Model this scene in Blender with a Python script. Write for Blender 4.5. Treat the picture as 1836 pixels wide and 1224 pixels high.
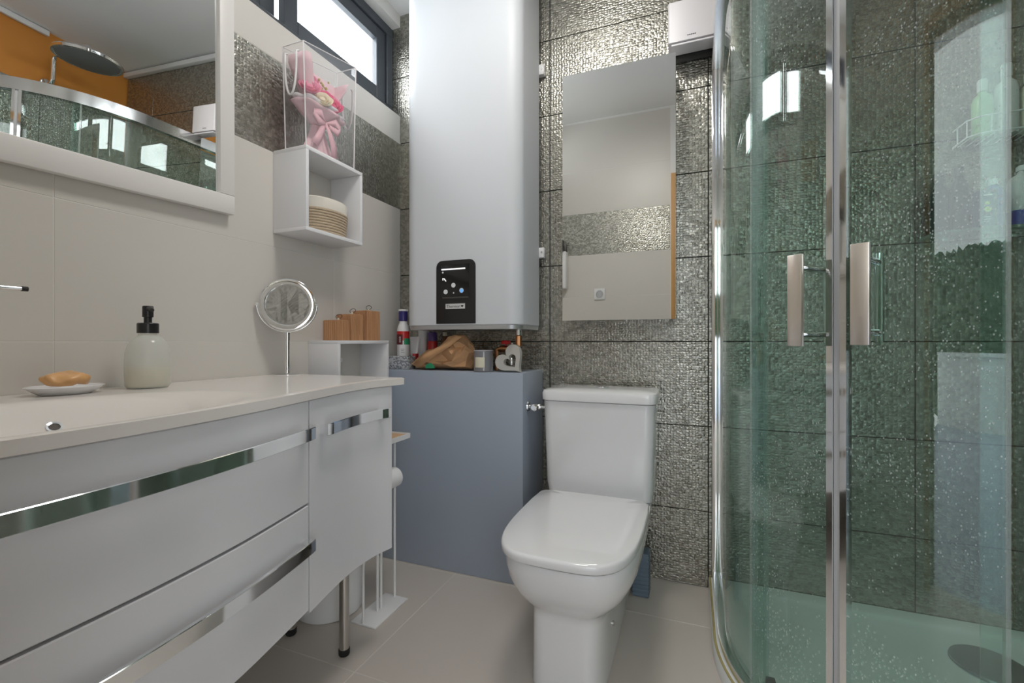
import bpy, bmesh, math, random
from mathutils import Vector, Matrix
import numpy as np

random.seed(7)
for o in list(bpy.data.objects):
    bpy.data.objects.remove(o)
scene = bpy.context.scene
COL = scene.collection
PI = math.pi

# ------------------------------------------------------------------ camera
CAM = Vector((1.372, -1.935, 0.962))
YAW = math.radians(21.53)
cd = bpy.data.cameras.new('camera')
cam = bpy.data.objects.new('camera', cd)
COL.objects.link(cam)
cam.location = CAM
cam.rotation_euler = (PI / 2, 0, YAW)
cd.sensor_width = 36.0
cd.lens = 16.0
cd.clip_start = 0.01
scene.camera = cam

# ------------------------------------------------------------------ world
W_ = bpy.data.worlds.new('world')
scene.world = W_
W_.use_nodes = True
bgn = W_.node_tree.nodes['Background']
bgn.inputs[0].default_value = (0.93, 0.97, 1.0, 1)
bgn.inputs[1].default_value = 4.0

def area_light(name, loc, rot, sx, sy, power, color=(1, 1, 1)):
    l = bpy.data.lights.new(name, 'AREA')
    l.shape = 'RECTANGLE'
    l.size, l.size_y = sx, sy
    l.energy = power
    l.color = color
    o = bpy.data.objects.new(name, l)
    COL.objects.link(o)
    o.location = loc
    o.rotation_euler = rot
    return o

# daylight outside the high window; the open terrace behind the hall is lit by the sky
area_light('window_daylight', (-0.55, -0.95, 2.45), (0, -math.radians(80), 0), 0.9, 2.3, 75, (0.95, 0.98, 1.0))

# ------------------------------------------------------------------ exposure
vs = scene.view_settings
scene.display_settings.display_device = 'sRGB'
vs.view_transform = 'Standard'
vs.look = 'None'
vs.exposure = 0.0
vs.gamma = 1.0
vs.use_curve_mapping = False
scene.cycles.transparent_max_bounces = 32
scene.cycles.max_bounces = 10
scene.cycles.diffuse_bounces = 5
scene.cycles.glossy_bounces = 6

# ------------------------------------------------------------------ materials
MATS = {}
def mat(name, color=(.8, .8, .8), rough=.4, metal=0.0, spec=.5, coat=0.0, bump=None, var=0.0, vscale=8.0, trans=0.0, sub=0.0):
    if name in MATS:
        return MATS[name]
    m = bpy.data.materials.new(name)
    m.use_nodes = True
    nt = m.node_tree
    b = nt.nodes['Principled BSDF']
    b.inputs['Base Color'].default_value = (*color, 1)
    b.inputs['Roughness'].default_value = rough
    b.inputs['Metallic'].default_value = metal
    b.inputs['Specular IOR Level'].default_value = spec
    b.inputs['Coat Weight'].default_value = coat
    b.inputs['Transmission Weight'].default_value = trans
    tc = nt.nodes.new('ShaderNodeTexCoord')
    if var > 0:
        n = nt.nodes.new('ShaderNodeTexNoise')
        n.inputs['Scale'].default_value = vscale
        n.inputs['Detail'].default_value = 4
        nt.links.new(tc.outputs['Object'], n.inputs['Vector'])
        r = nt.nodes.new('ShaderNodeMix'); r.data_type = 'RGBA'
        r.inputs['A'].default_value = (*[c * (1 - var) for c in color], 1)
        r.inputs['B'].default_value = (*[min(1, c * (1 + var)) for c in color], 1)
        nt.links.new(n.outputs['Fac'], r.inputs['Factor'])
        nt.links.new(r.outputs['Result'], b.inputs['Base Color'])
    if bump:
        n = nt.nodes.new('ShaderNodeTexNoise')
        n.inputs['Scale'].default_value = bump[0]
        n.inputs['Detail'].default_value = 3
        nt.links.new(tc.outputs['Object'], n.inputs['Vector'])
        bp = nt.nodes.new('ShaderNodeBump')
        bp.inputs['Strength'].default_value = bump[1]
        bp.inputs['Distance'].default_value = bump[2]
        nt.links.new(n.outputs['Fac'], bp.inputs['Height'])
        nt.links.new(bp.outputs['Normal'], b.inputs['Normal'])
    MATS[name] = m
    return m

def glass_mat(name, tint, ior=1.5, specks=0.0, haze=0.0, refl=1.0):
    m = bpy.data.materials.new(name)
    m.use_nodes = True
    nt = m.node_tree
    nt.nodes.clear()
    out = nt.nodes.new('ShaderNodeOutputMaterial')
    tr = nt.nodes.new('ShaderNodeBsdfTransparent')
    tr.inputs[0].default_value = (*tint, 1)
    gl = nt.nodes.new('ShaderNodeBsdfGlossy')
    gl.inputs['Roughness'].default_value = 0.0
    gl.inputs['Color'].default_value = (refl, refl, refl, 1)
    fr = nt.nodes.new('ShaderNodeFresnel')
    # the same reflectance on both sides of a thin pane
    bf = nt.nodes.new('ShaderNodeNewGeometry')
    ir = nt.nodes.new('ShaderNodeMapRange')
    ir.inputs['To Min'].default_value = ior
    ir.inputs['To Max'].default_value = 1.0 / ior
    nt.links.new(bf.outputs['Backfacing'], ir.inputs['Value'])
    nt.links.new(ir.outputs[0], fr.inputs['IOR'])
    mx = nt.nodes.new('ShaderNodeMixShader')
    nt.links.new(fr.outputs[0], mx.inputs[0])
    nt.links.new(tr.outputs[0], mx.inputs[1])
    nt.links.new(gl.outputs[0], mx.inputs[2])
    last = mx
    if specks > 0 or haze > 0:
        df = nt.nodes.new('ShaderNodeBsdfDiffuse')
        df.inputs[0].default_value = (.85, .9, .88, 1)
        m2 = nt.nodes.new('ShaderNodeMixShader')
        nt.links.new(last.outputs[0], m2.inputs[1])
        nt.links.new(df.outputs[0], m2.inputs[2])
        if specks > 0:
            g = nt.nodes.new('ShaderNodeNewGeometry')
            mp = nt.nodes.new('ShaderNodeMapping')
            mp.inputs['Scale'].default_value = (210, 210, 130)
            nt.links.new(g.outputs['Position'], mp.inputs['Vector'])
            v = nt.nodes.new('ShaderNodeTexVoronoi')
            v.inputs['Scale'].default_value = 1.0
            nt.links.new(mp.outputs[0], v.inputs['Vector'])
            lt = nt.nodes.new('ShaderNodeMath'); lt.operation = 'LESS_THAN'
            lt.inputs[1].default_value = .26
            nt.links.new(v.outputs['Distance'], lt.inputs[0])
            sp = nt.nodes.new('ShaderNodeSeparateColor')
            nt.links.new(v.outputs['Color'], sp.inputs[0])
            nz = nt.nodes.new('ShaderNodeTexNoise')
            nz.inputs['Scale'].default_value = 5.0
            nt.links.new(g.outputs['Position'], nz.inputs['Vector'])
            th = nt.nodes.new('ShaderNodeMapRange')
            th.inputs['From Min'].default_value = .42
            th.inputs['From Max'].default_value = .68
            th.inputs['To Min'].default_value = 0.0
            th.inputs['To Max'].default_value = .55
            nt.links.new(nz.outputs['Fac'], th.inputs['Value'])
            l2 = nt.nodes.new('ShaderNodeMath'); l2.operation = 'LESS_THAN'
            nt.links.new(sp.outputs[0], l2.inputs[0])
            nt.links.new(th.outputs[0], l2.inputs[1])
            ml = nt.nodes.new('ShaderNodeMath'); ml.operation = 'MULTIPLY'
            nt.links.new(lt.outputs[0], ml.inputs[0]); nt.links.new(l2.outputs[0], ml.inputs[1])
            m3 = nt.nodes.new('ShaderNodeMath'); m3.operation = 'MULTIPLY_ADD'
            m3.inputs[1].default_value = specks
            m3.inputs[2].default_value = haze
            nt.links.new(ml.outputs[0], m3.inputs[0])
            nt.links.new(m3.outputs[0], m2.inputs[0])
        else:
            m2.inputs[0].default_value = haze
        last = m2
    nt.links.new(last.outputs[0], out.inputs[0])
    MATS[name] = m
    return m

def metallic_tile_mat():
    m = bpy.data.materials.new('embossed_metallic_tile')
    m.use_nodes = True
    nt = m.node_tree
    b = nt.nodes['Principled BSDF']
    g = nt.nodes.new('ShaderNodeNewGeometry')
    mp = nt.nodes.new('ShaderNodeMapping')
    mp.inputs['Scale'].default_value = (84, 84, 106)
    mp.inputs['Location'].default_value = (.37, .43, .11)
    nt.links.new(g.outputs['Position'], mp.inputs['Vector'])
    v = nt.nodes.new('ShaderNodeTexVoronoi')
    v.distance = 'CHEBYCHEV'
    v.inputs['Scale'].default_value = 1.0
    v.inputs['Randomness'].default_value = .55
    nt.links.new(mp.outputs[0], v.inputs['Vector'])
    sp = nt.nodes.new('ShaderNodeSeparateColor')
    nt.links.new(v.outputs['Color'], sp.inputs[0])
    cr = nt.nodes.new('ShaderNodeValToRGB')
    cr.color_ramp.elements[0].position = 0.0
    cr.color_ramp.elements[0].color = (.27, .262, .225, 1)
    cr.color_ramp.elements[1].position = 1.0
    cr.color_ramp.elements[1].color = (.49, .48, .425, 1)
    nt.links.new(sp.outputs[0], cr.inputs[0])
    nt.links.new(cr.outputs[0], b.inputs['Base Color'])
    b.inputs['Metallic'].default_value = .85
    b.inputs['Roughness'].default_value = .27
    # height: every facet has its own level and dome
    d1 = nt.nodes.new('ShaderNodeMath'); d1.operation = 'MULTIPLY'; d1.inputs[1].default_value = -1.0
    nt.links.new(v.outputs['Distance'], d1.inputs[0])
    d2 = nt.nodes.new('ShaderNodeMath'); d2.operation = 'MULTIPLY_ADD'; d2.inputs[1].default_value = .55
    nt.links.new(sp.outputs[1], d2.inputs[0]); nt.links.new(d1.outputs[0], d2.inputs[2])
    n = nt.nodes.new('ShaderNodeTexNoise'); n.inputs['Scale'].default_value = 70
    nt.links.new(g.outputs['Position'], n.inputs['Vector'])
    d3 = nt.nodes.new('ShaderNodeMath'); d3.operation = 'MULTIPLY_ADD'; d3.inputs[1].default_value = .9
    nt.links.new(n.outputs['Fac'], d3.inputs[0]); nt.links.new(d2.outputs[0], d3.inputs[2])
    bp = nt.nodes.new('ShaderNodeBump')
    bp.inputs['Strength'].default_value = .5
    bp.inputs['Distance'].default_value = .004
    nt.links.new(d3.outputs[0], bp.inputs['Height'])
    nt.links.new(bp.outputs['Normal'], b.inputs['Normal'])
    MATS['metal_tile'] = m
    return m

def wood_mat(name, c1, c2, scale=(60, 60, 3), rough=.5):
    m = bpy.data.materials.new(name)
    m.use_nodes = True
    nt = m.node_tree
    b = nt.nodes['Principled BSDF']
    tc = nt.nodes.new('ShaderNodeTexCoord')
    mp = nt.nodes.new('ShaderNodeMapping')
    mp.inputs['Scale'].default_value = scale
    nt.links.new(tc.outputs['Object'], mp.inputs['Vector'])
    n = nt.nodes.new('ShaderNodeTexNoise')
    n.inputs['Scale'].default_value = 1.5
    n.inputs['Detail'].default_value = 5
    nt.links.new(mp.outputs[0], n.inputs['Vector'])
    cr = nt.nodes.new('ShaderNodeValToRGB')
    cr.color_ramp.elements[0].position = .3
    cr.color_ramp.elements[0].color = (*c1, 1)
    cr.color_ramp.elements[1].position = .7
    cr.color_ramp.elements[1].color = (*c2, 1)
    nt.links.new(n.outputs['Fac'], cr.inputs[0])
    nt.links.new(cr.outputs[0], b.inputs['Base Color'])
    b.inputs['Roughness'].default_value = rough
    MATS[name] = m
    return m

def speckle_mat(name, base, dark, scale):
    m = bpy.data.materials.new(name)
    m.use_nodes = True
    nt = m.node_tree
    b = nt.nodes['Principled BSDF']
    tc = nt.nodes.new('ShaderNodeTexCoord')
    v = nt.nodes.new('ShaderNodeTexNoise')
    v.inputs['Scale'].default_value = scale
    v.inputs['Detail'].default_value = 1
    nt.links.new(tc.outputs['Object'], v.inputs['Vector'])
    cr = nt.nodes.new('ShaderNodeValToRGB')
    cr.color_ramp.interpolation = 'CONSTANT'
    cr.color_ramp.elements[0].color = (*dark, 1)
    cr.color_ramp.elements[1].position = .5
    cr.color_ramp.elements[1].color = (*base, 1)
    nt.links.new(v.outputs['Fac'], cr.inputs[0])
    nt.links.new(cr.outputs[0], b.inputs['Base Color'])
    b.inputs['Roughness'].default_value = .5
    MATS[name] = m
    return m

def emit_mat(name, color, s):
    m = bpy.data.materials.new(name)
    m.use_nodes = True
    b = m.node_tree.nodes['Principled BSDF']
    b.inputs['Base Color'].default_value = (*color, 1)
    b.inputs['Emission Color'].default_value = (*color, 1)
    b.inputs['Emission Strength'].default_value = s
    MATS[name] = m
    return m

M_MT = metallic_tile_mat()
M_WT = mat('cream_wall_tile', (.675, .645, .60), .36, bump=(26, .05, .002), var=.02, vscale=3)
M_FT = mat('beige_floor_tile', (.57, .52, .47), .34, var=.05, vscale=2.5)
M_GROUT_D = mat('dark_grout', (.035, .037, .036), .8)
M_GROUT_L = mat('pale_grout', (.72, .70, .66), .8)
M_GROUT_F = mat('floor_grout', (.66, .62, .57), .8)
M_PLASTER = mat('white_plaster', (.80, .79, .77), .8, bump=(60, .05, .002))
M_CEIL = mat('white_ceiling_paint', (.82, .82, .81), .85)
M_ORANGE = mat('orange_wall_paint', (.62, .24, .035), .65, var=.05)
M_VAN = mat('white_lacquer', (.74, .74, .765), .16, coat=.3)
M_SOLID = mat('white_basin_resin', (.80, .76, .725), .16)
M_CER = mat('white_ceramic', (.80, .80, .81), .09, coat=.4)
M_PLW = mat('white_plastic', (.80, .80, .80), .3)
M_ENAMEL = mat('white_enamel', (.66, .685, .72), .48)
M_PINKW = mat('lilac_white_plastic', (.74, .72, .74), .35)
M_CHROME = mat('chrome', (.86, .87, .88), .06, metal=1.0)
M_ALU = mat('polished_aluminium', (.80, .80, .80), .16, metal=1.0)
M_STEEL = mat('brushed_steel', (.60, .58, .55), .28, metal=1.0)
M_SILVER = mat('silver_strip', (.62, .63, .64), .35, metal=.8)
M_MIRROR = mat('mirror_silvering', (.90, .91, .90), .0, metal=1.0)
M_BLUE = mat('grey_blue_paint', (.36, .41, .49), .38, var=.02)
M_BLACK = mat('black_plastic', (.016, .016, .017), .3)
M_BLACKG = mat('black_gloss_screen', (.008, .008, .009), .07)
M_RUBBER = mat('black_rubber', (.012, .012, .012), .55)
M_FRAME = mat('anthracite_window_frame', (.055, .063, .075), .35)
M_WMIR = mat('white_mirror_frame', (.80, .78, .755), .4)
M_WBOX = mat('white_shelf_board', (.80, .80, .82), .35)
M_KRAFT = mat('kraft_paper', (.60, .345, .175), .8, var=.10, vscale=18)
M_COPPER = mat('copper_pipe', (.55, .27, .13), .3, metal=1.0)
M_RED = mat('red_plastic', (.58, .03, .03), .35)
M_NAVY = mat('navy_plastic', (.03, .022, .16), .3)
M_PURPLE = mat('purple_plastic', (.10, .06, .22), .3)
M_GREEN = mat('green_print', (.03, .30, .14), .4)
M_MAROON = mat('maroon_print', (.12, .02, .025), .4)
M_CREAM = mat('cream_paper', (.72, .68, .54), .7)
M_GREYST = mat('grey_stoneware', (.52, .505, .47), .7, bump=(90, .1, .001))
M_PINK = mat('pink_wrapping_paper', (.86, .60, .64), .6, var=.05)
M_PINKR = mat('pink_satin_ribbon', (.84, .50, .55), .35)
M_ROSEP = mat('pink_petals', (.82, .27, .40), .6)
M_ROSEH = mat('hot_pink_petals', (.78, .08, .22), .6)
M_ROSEC = mat('cream_petals', (.84, .76, .56), .6)
M_WHITEP = mat('white_tissue_paper', (.80, .79, .80), .7)
M_YELF = mat('yellow_green_filler', (.55, .46, .10), .7)
M_ROPE = mat('white_cord', (.82, .80, .80), .7)
M_JUTE = mat('jute_rope', (.50, .40, .285), .9, var=.18, vscale=60, bump=(160, .5, .003))
M_LINEN = mat('cream_linen', (.74, .70, .62), .9)
M_SOAP = mat('amber_soap', (.72, .40, .17), .3, var=.25, vscale=25)
M_TRAY = mat('white_shower_tray', (.80, .82, .81), .25)
M_SEAL = mat('yellowed_sealant', (.42, .36, .16), .6, var=.3, vscale=20)
M_DRAIN = mat('drain_cover_steel', (.42, .45, .48), .35, metal=1.0)
M_BRUSH = mat('slate_blue_ribbed_plastic', (.13, .18, .23), .5)
M_WAXG = mat('smoky_candle_glass', (.18, .18, .20), .12, coat=.5)
M_PAPER = mat('toilet_paper', (.82, .82, .82), .95)
M_SHAMPOO = mat('pale_green_shampoo', (.40, .66, .36), .25)
M_NAVYB = mat('navy_carton', (.018, .028, .085), .4)
M_DGREENB = mat('dark_green_bottle', (.03, .045, .04), .25)
M_LEMON = mat('lemon_print', (.55, .60, .05), .5)
M_BLUEB = mat('blue_print', (.03, .06, .36), .35)
M_DOORW = wood_mat('honey_oak', (.50, .27, .09), (.62, .36, .14), (30, 30, 2))
M_WOOD = wood_mat('beech_slats', (.46, .235, .115), (.58, .315, .165), (40, 40, 4))
M_WOODI = wood_mat('pale_wood_inlay', (.55, .33, .17), (.62, .40, .22), (10, 50, 50))
M_SPECK = speckle_mat('speckled_grey_card', (.55, .56, .58), (.22, .235, .26), 130)
G_SHOWER = glass_mat('green_tinted_shower_glass', (.80, .89, .86), 1.5, specks=.30, haze=.012)
G_FIXED = glass_mat('green_tinted_fixed_glass', (.80, .89, .86), 1.5, specks=.2, haze=.012)
G_CLEAR = glass_mat('clear_glass', (.97, .98, .98), 1.45)
G_SHELF = glass_mat('green_edge_shelf_glass', (.62, .86, .80), 1.5, haze=.10)
G_PVC = glass_mat('clear_plastic_film', (.975, .97, .975), 1.3, haze=.02)
G_FROST = glass_mat('frosted_bottle', (.95, .94, .92), 1.4, haze=.34)
M_SOAPLIQ = mat('cream_liquid_soap', (.80, .74, .56), .35)
M_HALLF = mat('grey_blue_hall_floor', (.42, .46, .56), .3)
M_HEDGE = mat('hedge_green', (.03, .055, .025), .9, var=.6, vscale=14)
E_FILL = emit_mat('fill_lamp_diffuser', (1.0, .97, .92), 5.0)  # glow for the added fill lamp
E_LED = emit_mat('lit_white_led', (.9, .9, .9), .7)
E_BLUE = emit_mat('lit_blue_icon', (.10, .45, .85), .6)
E_ICON = emit_mat('lit_grey_icon', (.45, .46, .46), .35)

# ------------------------------------------------------------------ geometry helpers
def finish(name, bm, material, parent=None, smooth=35, loc=None):
    me = bpy.data.meshes.new(name)
    bmesh.ops.recalc_face_normals(bm, faces=bm.faces)
    bm.to_mesh(me)
    bm.free()
    return link(name, me, material, parent, smooth, loc)

def link(name, me, material, parent=None, smooth=35, loc=None):
    if material is not None and len(me.materials) == 0:
        me.materials.append(material)
    if smooth:
        for p in me.polygons:
            p.use_smooth = True
        me.set_sharp_from_angle(angle=math.radians(smooth))
    o = bpy.data.objects.new(name, me)
    COL.objects.link(o)
    if loc is not None:
        o.location = loc
    if parent is not None:
        par(o, parent)
    return o

def wloc(o):
    l = Vector(o.location)
    while o.parent:
        l = l + o.matrix_parent_inverse.translation + o.parent.location
        o = o.parent
    return l

def par(o, p):
    o.parent = p
    o.matrix_parent_inverse = p_world(p).inverted()

def p_world(p):
    m = Matrix.LocRotScale(p.location, p.rotation_euler, p.scale)
    if p.parent:
        return p_world(p.parent) @ p.matrix_parent_inverse @ m
    return m

def tag(o, label, cat, group=None, kind=None):
    o['label'] = label
    if cat: o['category'] = cat
    if group: o['group'] = group
    if kind: o['kind'] = kind
    return o

def thing(name, loc, label, cat, group=None, kind=None):
    e = bpy.data.objects.new(name, None)
    e.empty_display_size = .05
    e.location = loc
    COL.objects.link(e)
    return tag(e, label, cat, group, kind)

def bm_box(bm, x0, x1, y0, y1, z0, z1, bevel=0, seg=2):
    r = bmesh.ops.create_cube(bm, size=1)
    for v in r['verts']:
        v.co = Vector((x0 + (v.co.x + .5) * (x1 - x0), y0 + (v.co.y + .5) * (y1 - y0), z0 + (v.co.z + .5) * (z1 - z0)))
    if bevel:
        es = list({e for v in r['verts'] for e in v.link_edges})
        bmesh.ops.bevel(bm, geom=es, offset=bevel, segments=seg, affect='EDGES', profile=.5)

def box(name, x0, x1, y0, y1, z0, z1, m, parent=None, bevel=0, seg=2, smooth=35):
    bm = bmesh.new()
    bm_box(bm, x0, x1, y0, y1, z0, z1, bevel, seg)
    return finish(name, bm, m, parent, smooth)

def bm_lathe(bm, prof, c, seg=28, axis='z', sx=1, sy=1):
    rings = []
    for r, h in prof:
        ring = []
        for i in range(seg):
            a = 2 * PI * i / seg
            p = (r * math.cos(a) * sx, r * math.sin(a) * sy, h)
            if axis == 'x': p = (h, p[0], p[1])
            if axis == 'y': p = (p[0], h, p[1])
            ring.append(bm.verts.new(Vector(p) + Vector(c)))
        rings.append(ring)
    for a, b in zip(rings[:-1], rings[1:]):
        for i in range(seg):
            j = (i + 1) % seg
            bm.faces.new((a[i], a[j], b[j], b[i]))
    if prof[0][0] > 1e-5: bm.faces.new(rings[0][::-1])
    if prof[-1][0] > 1e-5: bm.faces.new(rings[-1])
    bmesh.ops.remove_doubles(bm, verts=[v for r in (rings[0], rings[-1]) for v in r], dist=1e-6)

def lathe(name, prof, c, m, parent=None, seg=28, axis='z', smooth=35, sx=1, sy=1):
    bm = bmesh.new()
    bm_lathe(bm, prof, c, seg, axis, sx, sy)
    return finish(name, bm, m, parent, smooth)

def bm_tube(bm, pts, r, seg=10, closed=False):
    pts = [Vector(p) for p in pts]
    n = len(pts)
    rings = []
    up = None
    for i, p in enumerate(pts):
        if closed:
            d = (pts[(i + 1) % n] - pts[i - 1]).normalized()
        else:
            d = (pts[min(i + 1, n - 1)] - pts[max(i - 1, 0)]).normalized()
        if up is None:
            up = Vector((0, 0, 1)) if abs(d.z) < .9 else Vector((1, 0, 0))
        s = d.cross(up).normalized()
        up = s.cross(d).normalized()
        rr = r[i] if isinstance(r, (list, tuple)) else r
        rings.append([bm.verts.new(p + (s * math.cos(2 * PI * k / seg) + up * math.sin(2 * PI * k / seg)) * rr) for k in range(seg)])
    pairs = list(zip(rings[:-1], rings[1:]))
    if closed: pairs.append((rings[-1], rings[0]))
    for a, b in pairs:
        for k in range(seg):
            j = (k + 1) % seg
            bm.faces.new((a[k], a[j], b[j], b[k]))
    if not closed:
        bm.faces.new(rings[0][::-1]); bm.faces.new(rings[-1])

def tube(name, pts, r, m, parent=None, seg=10, closed=False, smooth=50):
    bm = bmesh.new()
    bm_tube(bm, pts, r, seg, closed)
    return finish(name, bm, m, parent, smooth)

def loft(name, rings, m, parent=None, cap=True, smooth=40, closed=True):
    bm = bmesh.new()
    vr = [[bm.verts.new(Vector(p)) for p in r] for r in rings]
    n = len(vr[0])
    for a, b in zip(vr[:-1], vr[1:]):
        for i in range(n if closed else n - 1):
            j = (i + 1) % n
            bm.faces.new((a[i], a[j], b[j], b[i]))
    if cap:
        bm.faces.new(vr[0][::-1]); bm.faces.new(vr[-1])
    return finish(name, bm, m, parent, smooth)

def prism(name, pts, d, m, parent=None, bevel=0, smooth=35, seg=2):
    """pts: 3D polygon, extruded by vector d"""
    bm = bmesh.new()
    a = [bm.verts.new(Vector(p)) for p in pts]
    f = bm.faces.new(a)
    r = bmesh.ops.extrude_face_region(bm, geom=[f])
    bmesh.ops.translate(bm, vec=Vector(d), verts=[v for v in r['geom'] if isinstance(v, bmesh.types.BMVert)])
    if bevel:
        bmesh.ops.bevel(bm, geom=list(bm.edges), offset=bevel, segments=seg, affect='EDGES', profile=.5)
    return finish(name, bm, m, parent, smooth)

def text_mesh(name, body, size, origin, xdir, ydir, m, parent, depth=.0003):
    cu = bpy.data.curves.new(name, 'FONT')
    cu.body = body
    cu.size = size
    cu.align_x = 'CENTER'; cu.align_y = 'CENTER'
    cu.extrude = depth
    o = bpy.data.objects.new(name + '_tmp', cu)
    COL.objects.link(o)
    bpy.context.view_layer.update()
    me = bpy.data.meshes.new_from_object(o.evaluated_get(bpy.context.evaluated_depsgraph_get()))
    bpy.data.objects.remove(o)
    bpy.data.curves.remove(cu)
    X, Y = Vector(xdir).normalized(), Vector(ydir).normalized()
    Z = X.cross(Y)
    R = Matrix((X, Y, Z)).transposed().to_4x4()
    me.transform(Matrix.Translation(Vector(origin)) @ R)
    me.materials.clear()
    return link(name, me, m, parent, 0)

def arc(cx, cy, r, a0, a1, n):
    return [(cx + r * math.cos(a0 + (a1 - a0) * i / n), cy + r * math.sin(a0 + (a1 - a0) * i / n)) for i in range(n + 1)]

def rrect(x0, x1, y0, y1, r, n=5):
    p = []
    p += arc(x1 - r, y1 - r, r, 0, PI / 2, n)
    p += arc(x0 + r, y1 - r, r, PI / 2, PI, n)
    p += arc(x0 + r, y0 + r, r, PI, 1.5 * PI, n)
    p += arc(x1 - r, y0 + r, r, 1.5 * PI, 2 * PI, n)
    return p

F_ = Vector((-math.sin(YAW), math.cos(YAW), 0)); R_ = Vector((math.cos(YAW), math.sin(YAW), 0))

# ------------------------------------------------------------------ room dimensions
W = 2.362            # right wall
YR = -2.00           # rear wall (door wall)
H = 2.61             # ceiling
TH = .333
E0 = .962            # a tile joint at eye level
ZJ = [0.0] + [E0 + TH * k for k in (-2, -1, 0, 1, 2, 3, 4)] + [H]
GAP = .0032
TT = .008

TILE_CACHE = {}
def tile_mesh(w, h, axis, m):
    key = (round(w, 4), round(h, 4), axis, m.name)
    if key in TILE_CACHE: return TILE_CACHE[key]
    bm = bmesh.new()
    if axis == 'y':    # wall in the xz plane, thickness along y
        bm_box(bm, 0, w, 0, TT, 0, h)
    elif axis == 'x':  # wall in the yz plane
        bm_box(bm, 0, TT, 0, w, 0, h)
    else:
        bm_box(bm, 0, w, 0, h, 0, TT)
    bmesh.ops.bevel(bm, geom=list(bm.edges), offset=.0008, segments=1, affect='EDGES')
    me = bpy.data.meshes.new('tile')
    bmesh.ops.recalc_face_normals(bm, faces=bm.faces)
    bm.to_mesh(me); bm.free()
    me.materials.append(m)
    TILE_CACHE[key] = me
    return me

def tile(w, h, axis, m, loc, parent):
    o = bpy.data.objects.new('tile', tile_mesh(w - GAP, h - GAP, axis, m))
    COL.objects.link(o)
    o.location = Vector(loc)
    par(o, parent)
    return o

# ------------------------------------------------------------------ structure
floor = box('floor', -.2, W + .2, YR - .1, .2, -.12, -.0006, M_GROUT_F)
tag(floor, 'beige large-format tiled bathroom floor', 'floor', kind='structure')
fx = [-.0, .46, 1.06, 1.66, W]; fy = [YR - .1, -1.47, -.87, -.27, 0]
for i in range(len(fx) - 1):
    for j in range(len(fy) - 1):
        o = tile(fx[i + 1] - fx[i], fy[j + 1] - fy[j], 'z', M_FT, (fx[i] + GAP / 2, fy[j] + GAP / 2, -TT), floor)

ceiling = prism('ceiling', [(-.14, .2, H - .011), (-.14, YR - .1, H + .1155), (-.14, YR - .1, 2.9), (-.14, .2, 2.9)], (W + .34, 0, 0), M_CEIL, None, 0, 0)
tag(ceiling, 'plain white painted ceiling', 'ceiling', kind='structure')

wall_back = box('wall_back', -.14, W + .2, TT - .003, .2, -.12, H + .02, M_GROUT_D)
tag(wall_back, 'back wall of embossed metallic grey tiles with dark joints', 'wall', kind='structure')
bx = [-.055, .145, .789, 1.433, 2.077, W]
for i in range(len(bx) - 1):
    for j in range(len(ZJ) - 1):
        tile(bx[i + 1] - bx[i], ZJ[j + 1] - ZJ[j], 'y', M_MT, (bx[i] + GAP / 2, 0, ZJ[j] + GAP / 2), wall_back)

# left wall with the high window
SILL, WTOP, WX = 2.10, 2.55, -.045
bm = bmesh.new()
bm_box(bm, -.14, -.0006, YR - .1, .2, -.12, SILL)
bm_box(bm, -.14, 0, YR - .1, .2, WTOP, 2.75)
bm_box(bm, -.14, 0, YR - .1, -1.90, SILL, WTOP)
wall_left = finish('wall_left', bm, M_GROUT_L, None, 0)
tag(wall_left, 'cream tiled left wall with one metallic tile band below the window', 'wall', kind='structure')
ly = [YR, -1.345, -.459, 0]
lz = ZJ[:7] + [SILL]
for j in range(len(lz) - 1):
    m = M_MT if abs(lz[j] - ZJ[5]) < .01 else M_WT
    for i in range(len(ly) - 1):
        o = bpy.data.objects.new('tile', tile_mesh((ly[i + 1] - ly[i]) - .0015, (lz[j + 1] - lz[j]) - .0015, 'x', m))
        COL.objects.link(o); o.location = (-TT, ly[i] + .0008, lz[j] + .0008); par(o, wall_left)

# right wall: metallic tiles up to 2.29 m, orange paint above
wall_right = box('wall_right', W + TT - .003, W + .2, YR - .1, .2, -.12, 2.75, M_ORANGE)
tag(wall_right, 'right wall with metallic tiles below orange paint', 'wall', kind='structure')
ry = [YR, -1.73, -1.085, -.44, 0]
gb = box('grout_bed', W + .0045, W + .006, YR, 0, 0, ZJ[7], M_GROUT_D, wall_right)
for j in range(7):
    for i in range(len(ry) - 1):
        o = bpy.data.objects.new('tile', tile_mesh((ry[i + 1] - ry[i]) - GAP, ZJ[j + 1] - ZJ[j] - GAP, 'x', M_MT))
        COL.objects.link(o); o.location = (W, ry[i] + GAP / 2, ZJ[j] + GAP / 2); par(o, wall_right)

# rear wall with doorway (behind the camera, seen in the mirrors)
DX0, DX1, DZ = 1.285, 1.95, 2.16
bm = bmesh.new()
bm_box(bm, -.14, DX0, YR - .1, YR - .0007, -.12, 2.75)
bm_box(bm, DX1, W + .2, YR - .1, YR - .0007, -.12, 2.75)
bm_box(bm, DX0, DX1, YR - .1, YR - .0007, DZ, 2.75)
wall_rear = finish('wall_rear', bm, M_PLASTER, None, 0)
tag(wall_rear, 'cream tiled door wall with a metallic band, seen in the tall mirror', 'wall', kind='structure')
for j in range(len(ZJ) - 1):
    m = M_MT if abs(ZJ[j] - ZJ[5]) < .01 else M_WT
    for (a, b) in ((0, .37), (.37, 1.225)):
        o = bpy.data.objects.new('tile', tile_mesh(b - a - .0015, (ZJ[j + 1] if ZJ[j + 1] < H else H + .075) - ZJ[j] - .0015, 'y', m))
        COL.objects.link(o); o.location = (a + .0008, YR - TT, ZJ[j] + .0208); par(o, wall_rear)

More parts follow.
